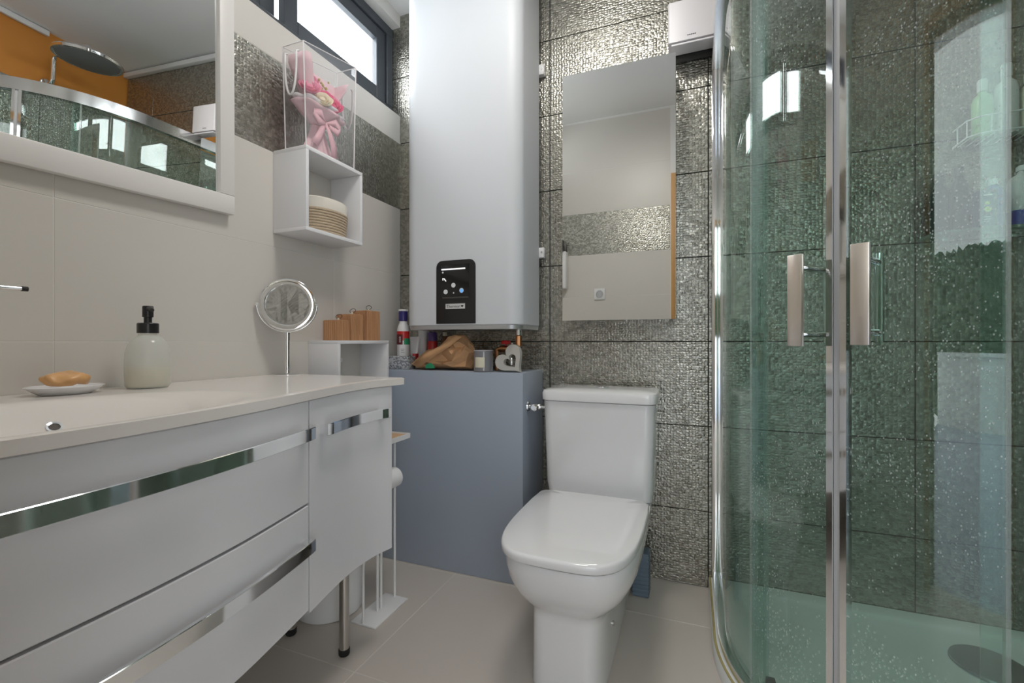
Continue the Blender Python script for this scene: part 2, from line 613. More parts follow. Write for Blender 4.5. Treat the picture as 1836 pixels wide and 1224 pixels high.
door_1 = thing('door_1', (DX0, YR, 0), 'honey oak door frame around the doorway, seen in the tall mirror', 'door frame', kind='structure')
box('jamb', DX0 - .055, DX0, YR - .115, YR + .018, 0, DZ + .05, M_DOORW, door_1, .004)
box('jamb', DX1, DX1 + .055, YR - .115, YR + .018, 0, DZ + .05, M_DOORW, door_1, .004)
box('head', DX0, DX1, YR - .115, YR + .018, DZ, DZ + .05, M_DOORW, door_1, .004)

# hall and terrace beyond the doorway
hf = box('floor_hall', -.4, 4.0, -9.0, YR - .1, -.12, 0, M_HALLF)
tag(hf, 'grey-blue hall floor beyond the doorway', 'floor', kind='structure')
hl = box('wall_hall_left', -.5, -.4, -3.3, YR - .1, -.12, 2.7, M_PLASTER); tag(hl, 'white hall wall on the left of the doorway', 'wall', kind='structure')
hr = box('wall_hall_right', 4.0, 4.1, -3.3, YR - .1, -.12, 2.7, M_PLASTER); tag(hr, 'white hall wall on the right of the doorway', 'wall', kind='structure')
hc = box('ceiling_hall', -.5, 4.1, -3.3, YR - .1, 2.7, 2.8, M_PLASTER); tag(hc, 'white hall ceiling beyond the doorway', 'ceiling', kind='structure')
rail = thing('terrace_railing', (1.7, -6.6, 0), 'white terrace railing reflected faintly in the shower glass', 'railing')
box('top_rail', -.4, 4.0, -6.65, -6.55, .80, .84, M_PLW, rail)
box('panel', -.4, 4.0, -6.61, -6.59, .001, .80, M_PLW, rail)
hedge_bm = bmesh.new()
bmesh.ops.create_grid(hedge_bm, x_segments=50, y_segments=20, size=1)
for v in hedge_bm.verts:
    v.co = Vector((1.8 + v.co.x * 3.2, -7.4 + random.uniform(-.15, .15), 1.05 + v.co.y * 1.05 + random.uniform(-.04, .04)))
hedge = finish('hedge', hedge_bm, M_HEDGE, None, 0)
tag(hedge, 'dark green hedge behind the terrace railing', 'hedge', kind='stuff')

# white trunking below the ceiling, seen in the framed mirror
t1 = box('trim_1', 1.20, W - .001, -.030, -.0005, 2.570, 2.600, M_PLW, None, .004)
tag(t1, 'white cable trunking along the top of the back wall', 'trim', kind='structure')
t2 = prism('trim_2', [(W - .001, -.42, 2.600), (W - .001, -1.9, 2.681), (W - .001, -1.9, 2.711), (W - .001, -.42, 2.630)], (-.024, 0, 0), M_PLW, None, .003)
tag(t2, 'white cable trunking along the top of the orange wall', 'trim', kind='structure')

# window
win = thing('window_1', (WX, -.95, SILL), 'anthracite aluminium sliding window high in the left wall', 'window', kind='structure')
WY0, WY1 = -1.90, 0.0
def wbar(name, y0, y1, z0, z1, x0, x1, parent):
    return box(name, x0, x1, y0, y1, z0, z1, M_FRAME, parent, .003, 1)
wbar('outer_frame', WY0, WY1, SILL, SILL + .05, -.13, WX, win)
wbar('outer_frame', WY0, WY1, WTOP - .045, WTOP, -.13, WX, win)
wbar('outer_frame', WY0, WY0 + .045, SILL + .05, WTOP - .045, -.13, WX, win)
wbar('outer_frame', WY1 - .045, WY1 - .001, SILL + .05, WTOP - .045, -.13, WX, win)
def sash(y0, y1, xa, xb):
    s = thing('sash', (xa, y0, SILL + .05), 'anthracite sliding sash', None)
    par(s, win)
    z0, z1 = SILL + .051, WTOP - .046
    wbar('stile', y0, y0 + .065, z0, z1, xa, xb, s)
    wbar('stile', y1 - .065, y1, z0, z1, xa, xb, s)
    wbar('sash_rail', y0 + .065, y1 - .065, z0, z0 + .06, xa, xb, s)
    wbar('sash_rail', y0 + .065, y1 - .065, z1 - .06, z1, xa, xb, s)
    box('pane', (xa + xb) / 2 - .003, (xa + xb) / 2 + .003, y0 + .065, y1 - .065, z0 + .06, z1 - .06, G_CLEAR, s)
sash(-.655, -.046, -.088, -.056)
sash(-1.30, -.655 - .01, -.126, -.092)
sash(-1.854, -1.29, -.088, -.056)

# fill lamp added to brighten the room, set where neither mirror shows it
LX, LY, LZ = .98, -.87, 2.652
lamp = thing('fill_lamp', (LX, LY, LZ), 'round white flush lamp added as fill above the toilet, out of the frame', 'lamp')
lathe('rim', [(.23, LZ - .001), (.23, LZ - .03), (.215, LZ - .036), (.21, LZ - .03)], (LX, LY, 0), M_PLW, lamp, 40)
lathe('diffuser', [(.21, LZ - .03), (.19, LZ - .045), (.10, LZ - .055), (0, LZ - .058)], (LX, LY, 0), E_FILL, lamp, 40)
area_light('fill_lamp_light', (LX, LY, LZ - .065), (0, 0, 0), .38, .38, 9, (1.0, .97, .92))  # light of the added fill lamp

# ------------------------------------------------------------------ vanity
CY = [-1.95, -1.80, -1.66, -1.49, -1.33, -1.20, -1.09, -1.0, -.92, -.86, -.81, -.775, -.742, -.70]
CX = [.590, .600, .602, .596, .576, .548, .521, .499, .484, .480, .481, .487, .495, .502]
def xf(y):
    i = max(0, min(len(CY) - 2, int(np.searchsorted(CY, y)) - 1))
    def tang(k):
        a, b = max(k - 1, 0), min(k + 1, len(CY) - 1)
        return (CX[b] - CX[a]) / (CY[b] - CY[a])
    h = CY[i + 1] - CY[i]
    t = (y - CY[i]) / h
    m0, m1 = tang(i) * h, tang(i + 1) * h
    return (2 * t**3 - 3 * t**2 + 1) * CX[i] + (t**3 - 2 * t**2 + t) * m0 + (-2 * t**3 + 3 * t**2) * CX[i + 1] + (t**3 - t**2) * m1

def curved_panel(name, y0, y1, z0, z1, off0, off1, m, parent, n=28, bevel=.002):
    rings = []
    for i in range(n + 1):
        y = y0 + (y1 - y0) * i / n
        dx = (xf(y + .004) - xf(y - .004)) / .008
        nx, ny = 1 / math.hypot(1, dx), -dx / math.hypot(1, dx)
        x = xf(y)
        b = bevel
        prof = [(off0, z0), (off1 - b, z0), (off1, z0 + b), (off1, z1 - b), (off1 - b, z1), (off0, z1)]
        rings.append([(x + nx * o, y + (ny * o if 0 < i < n else 0), z) for o, z in prof])
    return loft(name, rings, m, parent, True, 30)

VY0, VY1 = -1.93, -.742
van = thing('vanity_cabinet', (.3, -1.3, 0), 'white wavy-fronted bathroom vanity cabinet on steel legs with chrome bar handles', 'cabinet')
box('side_panel', .01, .455, VY1 - .018, VY1 - .001, .315, .822, M_VAN, van, .001)
box('side_panel', .01, .55, VY0 + .001, VY0 + .018, .325, .822, M_VAN, van, .001)
box('divider_panel', .01, .49, -1.112, -1.096, .325, .822, M_VAN, van, .001)
box('bottom_panel', .012, .455, VY0 + .019, VY1 - .019, .325, .341, M_VAN, van, .001)
box('back_panel', .006, .012, VY0 + .019, VY1 - .019, .345, .70, M_VAN, van)
d1 = curved_panel('drawer_front', VY0, -1.107, .578, .822, -.018, 0, M_VAN, van)
d2 = curved_panel('drawer_front', VY0, -1.107, .322, .573, -.018, 0, M_VAN, van)
dr = curved_panel('cabinet_door', -1.102, VY1, .312, .822, -.018, 0, M_VAN, van)
def bar_handle(y0, y1, z, parent):
    h = curved_panel('handle', y0, y1, z - .0145, z + .0145, .020, .028, M_CHROME, parent, 30, .0012)
    for y in (y0 + .012, y1 - .012):
        x = xf(y)
        box('handle_post', x - .002, x + .0215, y - .010, y + .010, z - .010, z + .010, M_CHROME, parent)
bar_handle(-1.88, -1.112, .748, d1)
bar_handle(-1.88, -1.112, .486, d2)
bar_handle(-1.06, -.772, .744, dr)
for lx, ly_ in ((.378, -.822), (.146, -.808), (.44, -1.84), (.146, -1.84)):
    lg = lathe('leg', [(.0145, .02), (.0145, .32), (.022, .322), (.022, .3255)], (lx, ly_, 0), M_STEEL, van, 20)
    lathe('rubber_foot', [(.015, .0), (.017, .004), (.017, .018), (.014, .0205)], (lx, ly_, 0), M_RUBBER, lg, 20)

# countertop with integrated basin
CT = .846
BXC, BYC, BAX, BAY = .384, -1.56, .216, .37
def top_z(x, y):
    d = (abs((x - BXC) / BAX)**2.4 + abs((y - BYC) / BAY)**2.4)**(1 / 2.4)
    if d >= 1: return CT
    s = min(1, (1 - d) / .7)
    return CT - .105 * (s * s * (3 - 2 * s))
bm = bmesh.new()
NY, NX = 90, 56
CY0, CY1 = -1.945, -.70
top, bot = [], []
for i in range(NY + 1):
    y = CY0 + (CY1 - CY0) * i / NY
    xe = xf(y) + .010
    rt, rb = [], []
    for j in range(NX + 1):
        x = .0015 + (xe - .0015) * j / NX
        z = top_z(x, y)
        if j == NX: z -= .002
        rt.append(bm.verts.new((x, y, z)))
        rb.append(bm.verts.new((min(x, xe - .001), y, min(CT - .022, z - .007))))
    top.append(rt); bot.append(rb)
for i in range(NY):
    for j in range(NX):
        bm.faces.new((top[i][j], top[i][j + 1], top[i + 1][j + 1], top[i + 1][j]))
        bm.faces.new((bot[i][j], bot[i + 1][j], bot[i + 1][j + 1], bot[i][j + 1]))
for i in range(NY):
    bm.faces.new((top[i][0], top[i + 1][0], bot[i + 1][0], bot[i][0]))
    bm.faces.new((top[i][NX], bot[i][NX], bot[i + 1][NX], top[i + 1][NX]))
for j in range(NX):
    bm.faces.new((top[0][j], bot[0][j], bot[0][j + 1], top[0][j + 1]))
    bm.faces.new((top[NY][j], top[NY][j + 1], bot[NY][j + 1], bot[NY][j]))
ctop = finish('basin_countertop', bm, M_SOLID, None, 40)
tag(ctop, 'white moulded washbasin countertop lying on the vanity cabinet', 'washbasin')
# overflow on the far slope of the basin
best = None
u, v = 97, 767
d = F_ + R_ * ((u - 918) / 816) + Vector((0, 0, (612 - v) / 816))
t = .5
while t < 1.2:
    p = CAM + d * t
    if .02 < p.x < .42 and p.z < top_z(p.x, p.y): best = p; break
    t += .002
if best is None: best = Vector((.25, -1.48, .80))
gx = (top_z(best.x + .003, best.y) - top_z(best.x - .003, best.y)) / .006
gy = (top_z(best.x, best.y + .003) - top_z(best.x, best.y - .003)) / .006
nrm = Vector((-gx, -gy, 1)).normalized()
def oriented_lathe(name, prof, c, n, m, parent, seg=24):
    o = lathe(name, prof, (0, 0, 0), m, None, seg)
    q = Vector(n).to_track_quat('Z', 'Y').to_matrix().to_4x4()
    o.data.transform(Matrix.Translation(Vector(c)) @ q)
    par(o, parent)
    return o
oriented_lathe('overflow_ring', [(.0085, -.002), (.0085, .0035), (.012, .004), (.0125, .0005), (.0125, -.002)], best, nrm, M_CHROME, ctop)
oriented_lathe('overflow_hole', [(.0, .0026), (.0088, .0024), (.0088, .0)], best, nrm, mat('dark_hole', (.10, .085, .075), .6), ctop)
lathe('drain_plug', [(.0, CT - .1025), (.028, CT - .1025), (.031, CT - .104)], (BXC, BYC, 0), M_CHROME, ctop)

# things on the countertop
CTZ = CT + .0005
sd = thing('soap_dish', (.082, -1.375, CT), 'shallow white oval soap dish at the back of the washbasin', 'soap dish')
lathe('dish', [(0, CTZ), (.045, CTZ), (.056, CTZ + .008), (.069, CTZ + .017), (.067, CTZ + .018), (.053, CTZ + .011), (.04, CTZ + .006), (0, CTZ + .006)], (.082, -1.360, 0), M_CER, sd, 36, sx=.80, sy=1.0)
bm = bmesh.new()
bmesh.ops.create_icosphere(bm, subdivisions=4, radius=1)
for vv in bm.verts:
    c = vv.co
    f = 1 + .10 * math.sin(5 * c.x + 3 * c.y) * math.cos(4 * c.z + 2 * c.x)
    z = max(c.z, -.55)
    vv.co = Vector((.082 + c.x * .030 * f, -1.358 + c.y * .042 * f, CTZ + .0182 + (z + .55) * .0185 * f + .004 * max(0, math.sin(c.y * 5))))
soap = finish('soap_bar', bm, M_SOAP, None, 60)
tag(soap, 'amber orange bar of soap lying in the white dish', 'soap')

sdx, sdy = .098, -1.205
disp = thing('soap_dispenser', (sdx, sdy, CT), 'frosted round soap bottle with a black pump beside the soap dish', 'soap dispenser')
lathe('bottle', [(0, CTZ), (.041, CTZ), (.0455, CTZ + .006), (.047, CTZ + .05), (.046, CTZ + .085), (.040, CTZ + .110), (.030, CTZ + .124), (.020, CTZ + .131), (.019, CTZ + .136), (0, CTZ + .136)], (sdx, sdy, 0), G_FROST, disp, 36)
lathe('liquid_soap', [(0, CTZ + .003), (.040, CTZ + .003), (.0435, CTZ + .008), (.045, CTZ + .052), (0, CTZ + .052)], (sdx, sdy, 0), M_SOAPLIQ, disp, 36)
pm = lathe('pump', [(.0225, CTZ + .1365), (.0225, CTZ + .160), (.021, CTZ + .162), (.0085, CTZ + .162), (.0085, CTZ + .176), (.0115, CTZ + .177), (.0115, CTZ + .203), (.010, CTZ + .205), (0, CTZ + .205)], (sdx, sdy, 0), M_BLACK, disp, 24)
tube('spout', [(sdx, sdy, CTZ + .197), (sdx + .02, sdy - .006, CTZ + .198), (sdx + .034, sdy - .010, CTZ + .193)], [.0065, .006, .0045], M_BLACK, pm)

mx_, my_ = .082, -.765
mk = thing('makeup_mirror', (mx_, my_, CT), 'round chrome makeup mirror on a slim stem at the end of the countertop', 'mirror')
lathe('base', [(0, CTZ), (.040, CTZ), (.041, CTZ + .003), (.036, CTZ + .006), (.008, CTZ + .008), (.0065, CTZ + .02), (0, CTZ + .02)], (mx_, my_, 0), M_CHROME, mk, 32)
mzc = 1.088; MRAD = .089
lathe('stem', [(.0078, CTZ + .018), (.0078, mzc - MRAD - .006)], (mx_, my_, 0), M_CHROME, mk, 16)
nm = (Vector((CAM.x, CAM.y, CAM.z)) - Vector((mx_, my_, mzc))); nm.z = .1; nm.normalize(); nm.rotate(Matrix.Rotation(math.radians(-6), 3, 'Z'))
sd_ = nm.cross(Vector((0, 0, 1))).normalized()
upm = sd_.cross(nm).normalized()
mc = Vector((mx_, my_, mzc))
tube('yoke', [mc + sd_ * (MRAD + .004) * math.cos(a) + upm * (MRAD + .004) * math.sin(a) for a in [PI + PI * i / 28 for i in range(29)]], .0032, M_CHROME, mk, 8)
fr_ = oriented_lathe('frame_ring', [(MRAD - .02, -.006), (MRAD, -.006), (MRAD, .006), (MRAD - .004, .008), (MRAD - .018, .0065), (MRAD - .02, .004), (MRAD - .02, -.006)], mc, nm, M_CHROME, mk, 48)
oriented_lathe('mirror_disc', [(0, .0045), (MRAD - .0195, .0045)], mc, nm, M_MIRROR, mk, 48)
for s in (-1, 1):
    oriented_lathe('pivot', [(.006, -.004), (.006, .004)], mc + sd_ * s * (MRAD + .004), sd_, M_CHROME, mk, 12)

# ------------------------------------------------------------------ framed mirror on the left wall
wm = bpy.data.objects.new('wall_mirror', None)
COL.objects.link(wm)
tag(wm, 'large white-framed wall mirror above the washbasin', 'mirror')
wm.location = (.003, -.918, 1.362)
L_, HM, FW, FT_ = 1.0, 1.0, .058, .028
# local frame: y along the wall (negative = towards the camera), z up, x out
def lbox(name, x0, x1, y0, y1, z0, z1, m, parent, bevel=.003):
    bm = bmesh.new(); bm_box(bm, x0, x1, y0, y1, z0, z1, bevel)
    return finish(name, bm, m, None)
parts = [lbox('frame_board', 0, FT_, -L_, 0, 0, FW, M_WMIR, None),
         lbox('frame_board', 0, FT_, -L_, 0, HM - FW, HM, M_WMIR, None),
         lbox('frame_board', 0, FT_, -.047, 0, FW, HM - FW, M_WMIR, None),
         lbox('frame_board', 0, FT_, -L_, -L_ + FW, FW, HM - FW, M_WMIR, None),
         lbox('mirror_glass', .004, .016, -L_ + FW, -.047, FW, HM - FW, M_MIRROR, None, 0)]
for p in parts:
    p.parent = wm
wm.rotation_euler = (math.radians(2.0), math.radians(2.3), 0)

towel = thing('towel_bar', (.06, -1.42, 1.073), 'thin chrome towel bar on the left wall under the framed mirror', 'towel bar')
tube('bar', [(.062, -1.93, 1.074), (.062, -1.42, 1.073)], .0045, M_CHROME, towel)
tube('end_tip', [(.062, -1.424, 1.073), (.062, -1.414, 1.073)], .0052, M_RUBBER, towel)
tube('wall_mount', [(.001, -1.70, 1.074), (.062, -1.70, 1.074)], .007, M_CHROME, towel)

# ------------------------------------------------------------------ cube shelves on the left wall
def cube_shelf(name, y0, y1, z0, z1, depth, label):
    e = thing(name, (.005, (y0 + y1) / 2, z0), label, 'shelf')
    t = .013
    box('top_board', .001, depth, y0, y1, z1 - t, z1, M_WBOX, e, .001)
    box('bottom_board', .001, depth, y0, y1, z0, z0 + t, M_WBOX, e, .001)
    box('side_board', .001, depth, y0, y0 + t, z0 + t, z1 - t, M_WBOX, e, .001)
    box('side_board', .001, depth, y1 - t, y1, z0 + t, z1 - t, M_WBOX, e, .001)
    return e
UZ0, UZ1 = 1.343, 1.633
cube_shelf('cube_shelf', -.752, -.466, UZ0, UZ1, .152, 'white open cube shelf holding a rope basket below the window')
cube_shelf('cube_shelf', -.594, -.288, .676, .966, .146, 'white open cube shelf low beside the countertop with wooden boxes on top')

bk = thing('rope_basket', (.075, -.595, UZ0 + .013), 'small oval jute rope basket with cream rim inside the upper cube shelf', 'basket')
bz = UZ0 + .0135
for i in range(9):
    k = 1 + .012 * i
    tube('rope_coil', [(.076 + .062 * k * math.cos(a), -.597 + .092 * k * math.sin(a), bz + .0055 + i * .0098) for a in [2 * PI * q / 40 for q in range(40)]], .0056, M_JUTE, bk, 8, True)
lathe('basket_floor', [(0, bz + .001), (.9, bz + .001), (.9, bz + .006), (0, bz + .006)], (.076, -.597, 0), M_JUTE, bk, 40, sx=.068, sy=.1)
lathe('linen_rim', [(1.03, bz + .088), (1.10, bz + .090), (1.12, bz + .125), (1.07, bz + .130), (1.02, bz + .125), (.98, bz + .088), (1.03, bz + .088)], (.076, -.597, 0), M_LINEN, bk, 40, sx=.062, sy=.092)

# clear gift bag with a bouquet on the upper shelf
gz0 = UZ1 + .001; gz1 = gz0 + .375
gx0, gx1, gy0, gy1 = .048, .142, -.742, -.505
gb_ = thing('gift_bag', (.07, -.62, gz0), 'clear plastic gift bag with white edges and cord handles on the upper cube shelf', 'bag')
def gpt(ix, iy, z):
    k = (z - gz0) / (gz1 - gz0)
    x = gx1 if ix else gx0
    y = gy1 + .012 * k if iy else gy0 - .012 * k
    return Vector((x, y, z + k * (.030 if iy else -.022)))
def quad(name, pts, m, parent, th=.0006):
    pts = [Vector(p) for p in pts]
    n = (pts[1] - pts[0]).cross(pts[2] - pts[0]).normalized()
    return prism(name, pts, n * th, m, parent, 0, 0)
quad('front_film', [gpt(1, 0, gz0), gpt(1, 1, gz0), gpt(1, 1, gz1), gpt(1, 0, gz1)], G_PVC, gb_)
quad('back_film', [gpt(0, 0, gz0), gpt(0, 1, gz0), gpt(0, 1, gz1), gpt(0, 0, gz1)], G_PVC, gb_)
quad('side_film', [gpt(0, 0, gz0), gpt(1, 0, gz0), gpt(1, 0, gz1), gpt(0, 0, gz1)], G_PVC, gb_)
quad('side_film', [gpt(0, 1, gz0), gpt(1, 1, gz0), gpt(1, 1, gz1), gpt(0, 1, gz1)], G_PVC, gb_)
for ix in (0, 1):
    for iy in (0, 1):
        tube('white_edge', [gpt(ix, iy, gz0 + .002), gpt(ix, iy, gz1)], .0022, M_ROPE, gb_, 6)
for ring_z in (gz0 + .003, gz1):
    for a, b in (((0, 0), (1, 0)), ((1, 0), (1, 1)), ((1, 1), (0, 1)), ((0, 1), (0, 0))):
        tube('white_edge', [gpt(*a, ring_z), gpt(*b, ring_z)], .0016, M_ROPE, gb_, 6)
for iy in (0, 1):
    yy = gy0 - .016 if iy == 0 else gy1 + .016
    pts = []
    for q in range(25):
        a = PI * q / 24
        if q <= 24:
            pts.append((.093 - .026 * math.cos(a), yy - (.004 if iy == 0 else -.004), gz1 - .055 - .145 * math.sin(a)**.7))
    tube('cord_handle', [(.067, yy + (.006 if iy == 0 else -.006), gz1 - .050)] + pts + [(.119, yy + (.006 if iy == 0 else -.006), gz1 - .050)], .0036, M_ROPE, gb_, 8)

bq = thing('bouquet', (.075, -.62, gz0 + .005), 'pink-wrapped bouquet of pink and cream roses inside the clear bag', 'bouquet')
bc = Vector((.078, -.625, 0))
def cone_sheet(name, z0, z1, r0, r1, a0, a1, m, wave, n=40, sy=1.25, lean=0):
    rings = []
    for k in range(9):
        f = k / 8
        ring = []
        for i in range(n + 1):
            a = a0 + (a1 - a0) * i / n
            r = r0 + (r1 - r0) * f**1.3
            r *= 1 + wave * f * math.sin(7 * a)
            z = z0 + (z1 - z0) * f + wave * .12 * f * math.sin(5 * a + 1) * (z1 - z0)
            x = min(gx1 - .006, max(gx0 + .006, bc.x + r * math.cos(a) * .62))
            y = min(gy1 - .008, max(gy0 + .008, bc.y + r * math.sin(a) * sy + lean * f))
            ring.append((x, y, z))
        rings.append(ring)
    o = loft(name, rings, m, bq, False, 30, False)
    sm = o.modifiers.new('thickness', 'SOLIDIFY'); sm.thickness = .0015
    return o
zb = gz0 + .125
cone_sheet('pink_wrapper', zb, gz0 + .335, .022, .118, 0.30 * PI, 1.80 * PI, M_PINK, .03)
cone_sheet('pink_wrapper', zb, gz0 + .180, .024, .098, -.75 * PI, .55 * PI, M_PINK, .10)
cone_sheet('white_tissue', zb + .015, gz0 + .198, .026, .092, -.6 * PI, .45 * PI, M_WHITEP, .14)
cone_sheet('paper_skirt', zb + .005, gz0 + .006, .022, .058, 0, 2 * PI, M_PINK, .14)
def rose(c, r, m):
    bm = bmesh.new()
    bm_lathe(bm, [(0, -r * .6), (r * .35, -r * .45), (r * .42, 0), (r * .3, r * .35), (0, r * .4)], (0, 0, 0), 10)
    for ring, (k, rr, op, hh) in enumerate(((4, .5, .15, .55), (5, .75, .35, .5), (6, 1.0, .6, .38))):
        for i in range(k):
            a = 2 * PI * i / k + ring * .6
            g = []
            for s in range(5):
                row = []
                for tt in range(4):
                    f = tt / 3
                    aa = a + (s / 4 - .5) * 2 * PI / k * 1.35
                    rad = r * rr * (.35 + .65 * f**.6) * (1 + .10 * (1 - abs(s - 2) / 2)) + r * op * .25 * f**3
                    z = -r * .55 + (r * (.55 + hh)) * f - r * .10 * abs(s - 2) / 2 * f
                    row.append(bm.verts.new((rad * math.cos(aa), rad * math.sin(aa), z)))
                g.append(row)
            for s in range(4):
                for tt in range(3):
                    bm.faces.new((g[s][tt], g[s + 1][tt], g[s + 1][tt + 1], g[s][tt + 1]))
    o = finish('rose', bm, m, None, 45)
    q = Vector((.75, -.55, .55)).normalized().to_track_quat('Z', 'Y').to_matrix().to_4x4()
    o.data.transform(Matrix.Translation(Vector(c)) @ q)
    par(o, bq)
    sm = o.modifiers.new('thickness', 'SOLIDIFY'); sm.thickness = .001
for c, r, m in (((.105, -.690, gz0 + .232), .032, M_ROSEP), ((.085, -.672, gz0 + .268), .028, M_ROSEP), ((.114, -.640, gz0 + .208), .031, M_ROSEC),
                ((.108, -.582, gz0 + .212), .032, M_ROSEH), ((.085, -.572, gz0 + .240), .030, M_ROSEP), ((.100, -.615, gz0 + .235), .026, M_ROSEH)):
    rose(c, r, m)
for k in range(26):
    p = Vector((.085 + random.uniform(-.02, .025), -.63 + random.uniform(-.05, .035), gz0 + .262 + random.uniform(-.01, .045)))
    bm = bmesh.new(); bmesh.ops.create_icosphere(bm, subdivisions=1, radius=random.uniform(.003, .006))
    bmesh.ops.translate(bm, vec=p, verts=bm.verts)
    finish('filler_bud', bm, M_YELF, bq, 60)
# ribbon bow
def ribbon(name, pts, w, wdir):
    rings = []
    wd = Vector(wdir).normalized()
    for i, p in enumerate(pts):
        ww = w[i] if isinstance(w, (list, tuple)) else w
        p = Vector(p)
        rings.append([p - wd * ww / 2, p + Vector((.003, 0, 0)), p + wd * ww / 2])
    o = loft(name, rings, M_PINKR, bq, False, 40, False)
    sm = o.modifiers.new('thickness', 'SOLIDIFY'); sm.thickness = .001
rx = .126
ribbon('ribbon_tail', [(rx - .01, -.625, zb + .01), (rx, -.612, zb - .03), (rx + .004, -.600, zb - .07), (rx + .002, -.592, zb - .112)], [.012, .026, .030, .034], (0, 1, .25))
ribbon('ribbon_tail', [(rx - .01, -.630, zb + .01), (rx, -.652, zb - .03), (rx + .004, -.672, zb - .065), (rx + .002, -.690, zb - .095)], [.012, .026, .030, .032], (0, 1, -.25))
ribbon('ribbon_loop', [(rx - .01, -.628, zb + .008), (rx + .004, -.66, zb + .026), (rx - .002, -.692, zb + .018), (rx + .004, -.672, zb - .006), (rx - .004, -.635, zb + .0)], [.010, .028, .034, .030, .012], (0, .2, 1))
ribbon('ribbon_loop', [(rx - .01, -.622, zb + .008), (rx + .004, -.59, zb + .022), (rx - .002, -.560, zb + .008), (rx + .004, -.578, zb - .014), (rx - .004, -.615, zb + .0)], [.010, .028, .034, .030, .012], (0, .2, 1))

# three slatted wooden boxes on the lower cube shelf
def slat_box(x0, x1, y0, y1, h, label):
    z0 = .9665
    e = thing('wooden_box', ((x0 + x1) / 2, (y0 + y1) / 2, z0), label, 'wooden box', 'slatted wooden boxes with cord loops')
    box('core', x0 + .002, x1 - .002, y0 + .002, y1 - .002, z0, z0 + h, M_WOOD, e, .003)
    n = max(4, int((y1 - y0) / .0085))
    for i in range(n):
        a = y0 + (y1 - y0) * i / n
        box('slat', x1 - .003, x1, a + .0011, a + (y1 - y0) / n - .0011, z0 + .0005, z0 + h - .002, M_WOOD, e)
    n = max(4, int((x1 - x0) / .0085))
    for i in range(n):
        a = x0 + (x1 - x0) * i / n
        box('slat', a + .0011, a + (x1 - x0) / n - .0011, y0, y0 + .003, z0 + .0005, z0 + h - .002, M_WOOD, e)
    cx, cy = (x0 + x1) / 2 + .01, (y0 + y1) / 2
    lathe('toggle', [(.004, z0 + h), (.0045, z0 + h + .006), (.003, z0 + h + .008), (0, z0 + h + .008)], (cx, cy, 0), M_CREAM, e, 10)
    k = random.uniform(-.6, .6)
    tube('cord_loop', [(cx + (.008 * math.sin(a) * .8), cy + .009 * math.sin(a) - .012 * (1 - math.cos(a)) * k, z0 + h + .006 + .0085 * (1 - math.cos(a))) for a in [2 * PI * q / 20 for q in range(20)]], .0011, M_RUBBER, e, 6, True)
slat_box(.052, .128, -.573, -.513, .078, 'smallest slatted wooden box with a cord loop, nearest the makeup mirror')
slat_box(.050, .124, -.498, -.428, .105, 'middle slatted wooden box with a cord loop, between its two neighbours')
slat_box(.048, .122, -.402, -.318, .125, 'tallest slatted wooden box with a cord loop, nearest the water heater')
gbz = .690
gl_ = thing('glass_bottle', (.07, -.50, gbz), 'slim clear glass bottle inside the lower cube shelf', 'bottle')
lathe('bottle_body', [(0, gbz), (.022, gbz), (.024, gbz + .01), (.024, gbz + .13), (.009, gbz + .155), (.008, gbz + .19), (0, gbz + .19)], (.07, -.50, 0), G_CLEAR, gl_, 20)
lathe('stopper', [(.009, gbz + .1905), (.009, gbz + .205), (0, gbz + .206)], (.07, -.50, 0), M_PLW, gl_, 14)

# ------------------------------------------------------------------ blue casing, water heater and what stands between
BX1, BY0, BZ = .756, -.258, .837
casing = box('pipe_casing', .002, BX1, BY0, -.002, .0005, BZ, M_BLUE, None, .0015)
tag(casing, 'grey-blue painted boxed-in pipe casing under the water heater', 'casing')

HX0, HX1, HY0, HZ0, HZ1 = .213, .748, -.272, 1.012, 2.52
heater = thing('water_heater', (.48, -.14, HZ0), 'tall white flat wall-mounted water heater with a black control panel', 'water heater')
def heater_outline(inset=0, rf=.085):
    x0, x1, y0, y1 = HX0 + inset, HX1 - inset, HY0 + inset, -.03
    p = [(x1, y1), (x0, y1)]
    p += [(x0 + rf * (1 - math.cos(a)) * .75, y0 + rf * (1 - math.sin(a)) * .62) for a in [PI / 2 * i / 8 for i in range(9)]]
    p += [(x1 - rf * (1 - math.cos(a)) * .75, y0 + rf * (1 - math.sin(a)) * .62) for a in [PI / 2 * (8 - i) / 8 for i in range(9)]]
    return p
def ring_at(z, inset=0): return [(x, y, z) for x, y in heater_outline(inset)]
loft('body', [ring_at(HZ0 + .016, .003), ring_at(HZ0 + .020), ring_at(HZ1 - .01), ring_at(HZ1, .008)], M_ENAMEL, heater, True, 28)
loft('bottom_tray', [ring_at(HZ0, .004), ring_at(HZ0 + .0155, .0015)], M_SILVER, heater, True, 28)
for zb_ in (1.33, 2.135):
    b_ = box('wall_bracket', HX1 - .03, HX1 + .022, -.029, -.001, zb_, zb_ + .045, M_PLW, heater, .003)
    lathe('bolt', [(.004, -.0315), (.004, -.029)], (HX1 + .012, 0, zb_ + .024), M_STEEL, b_, 10, axis='y')
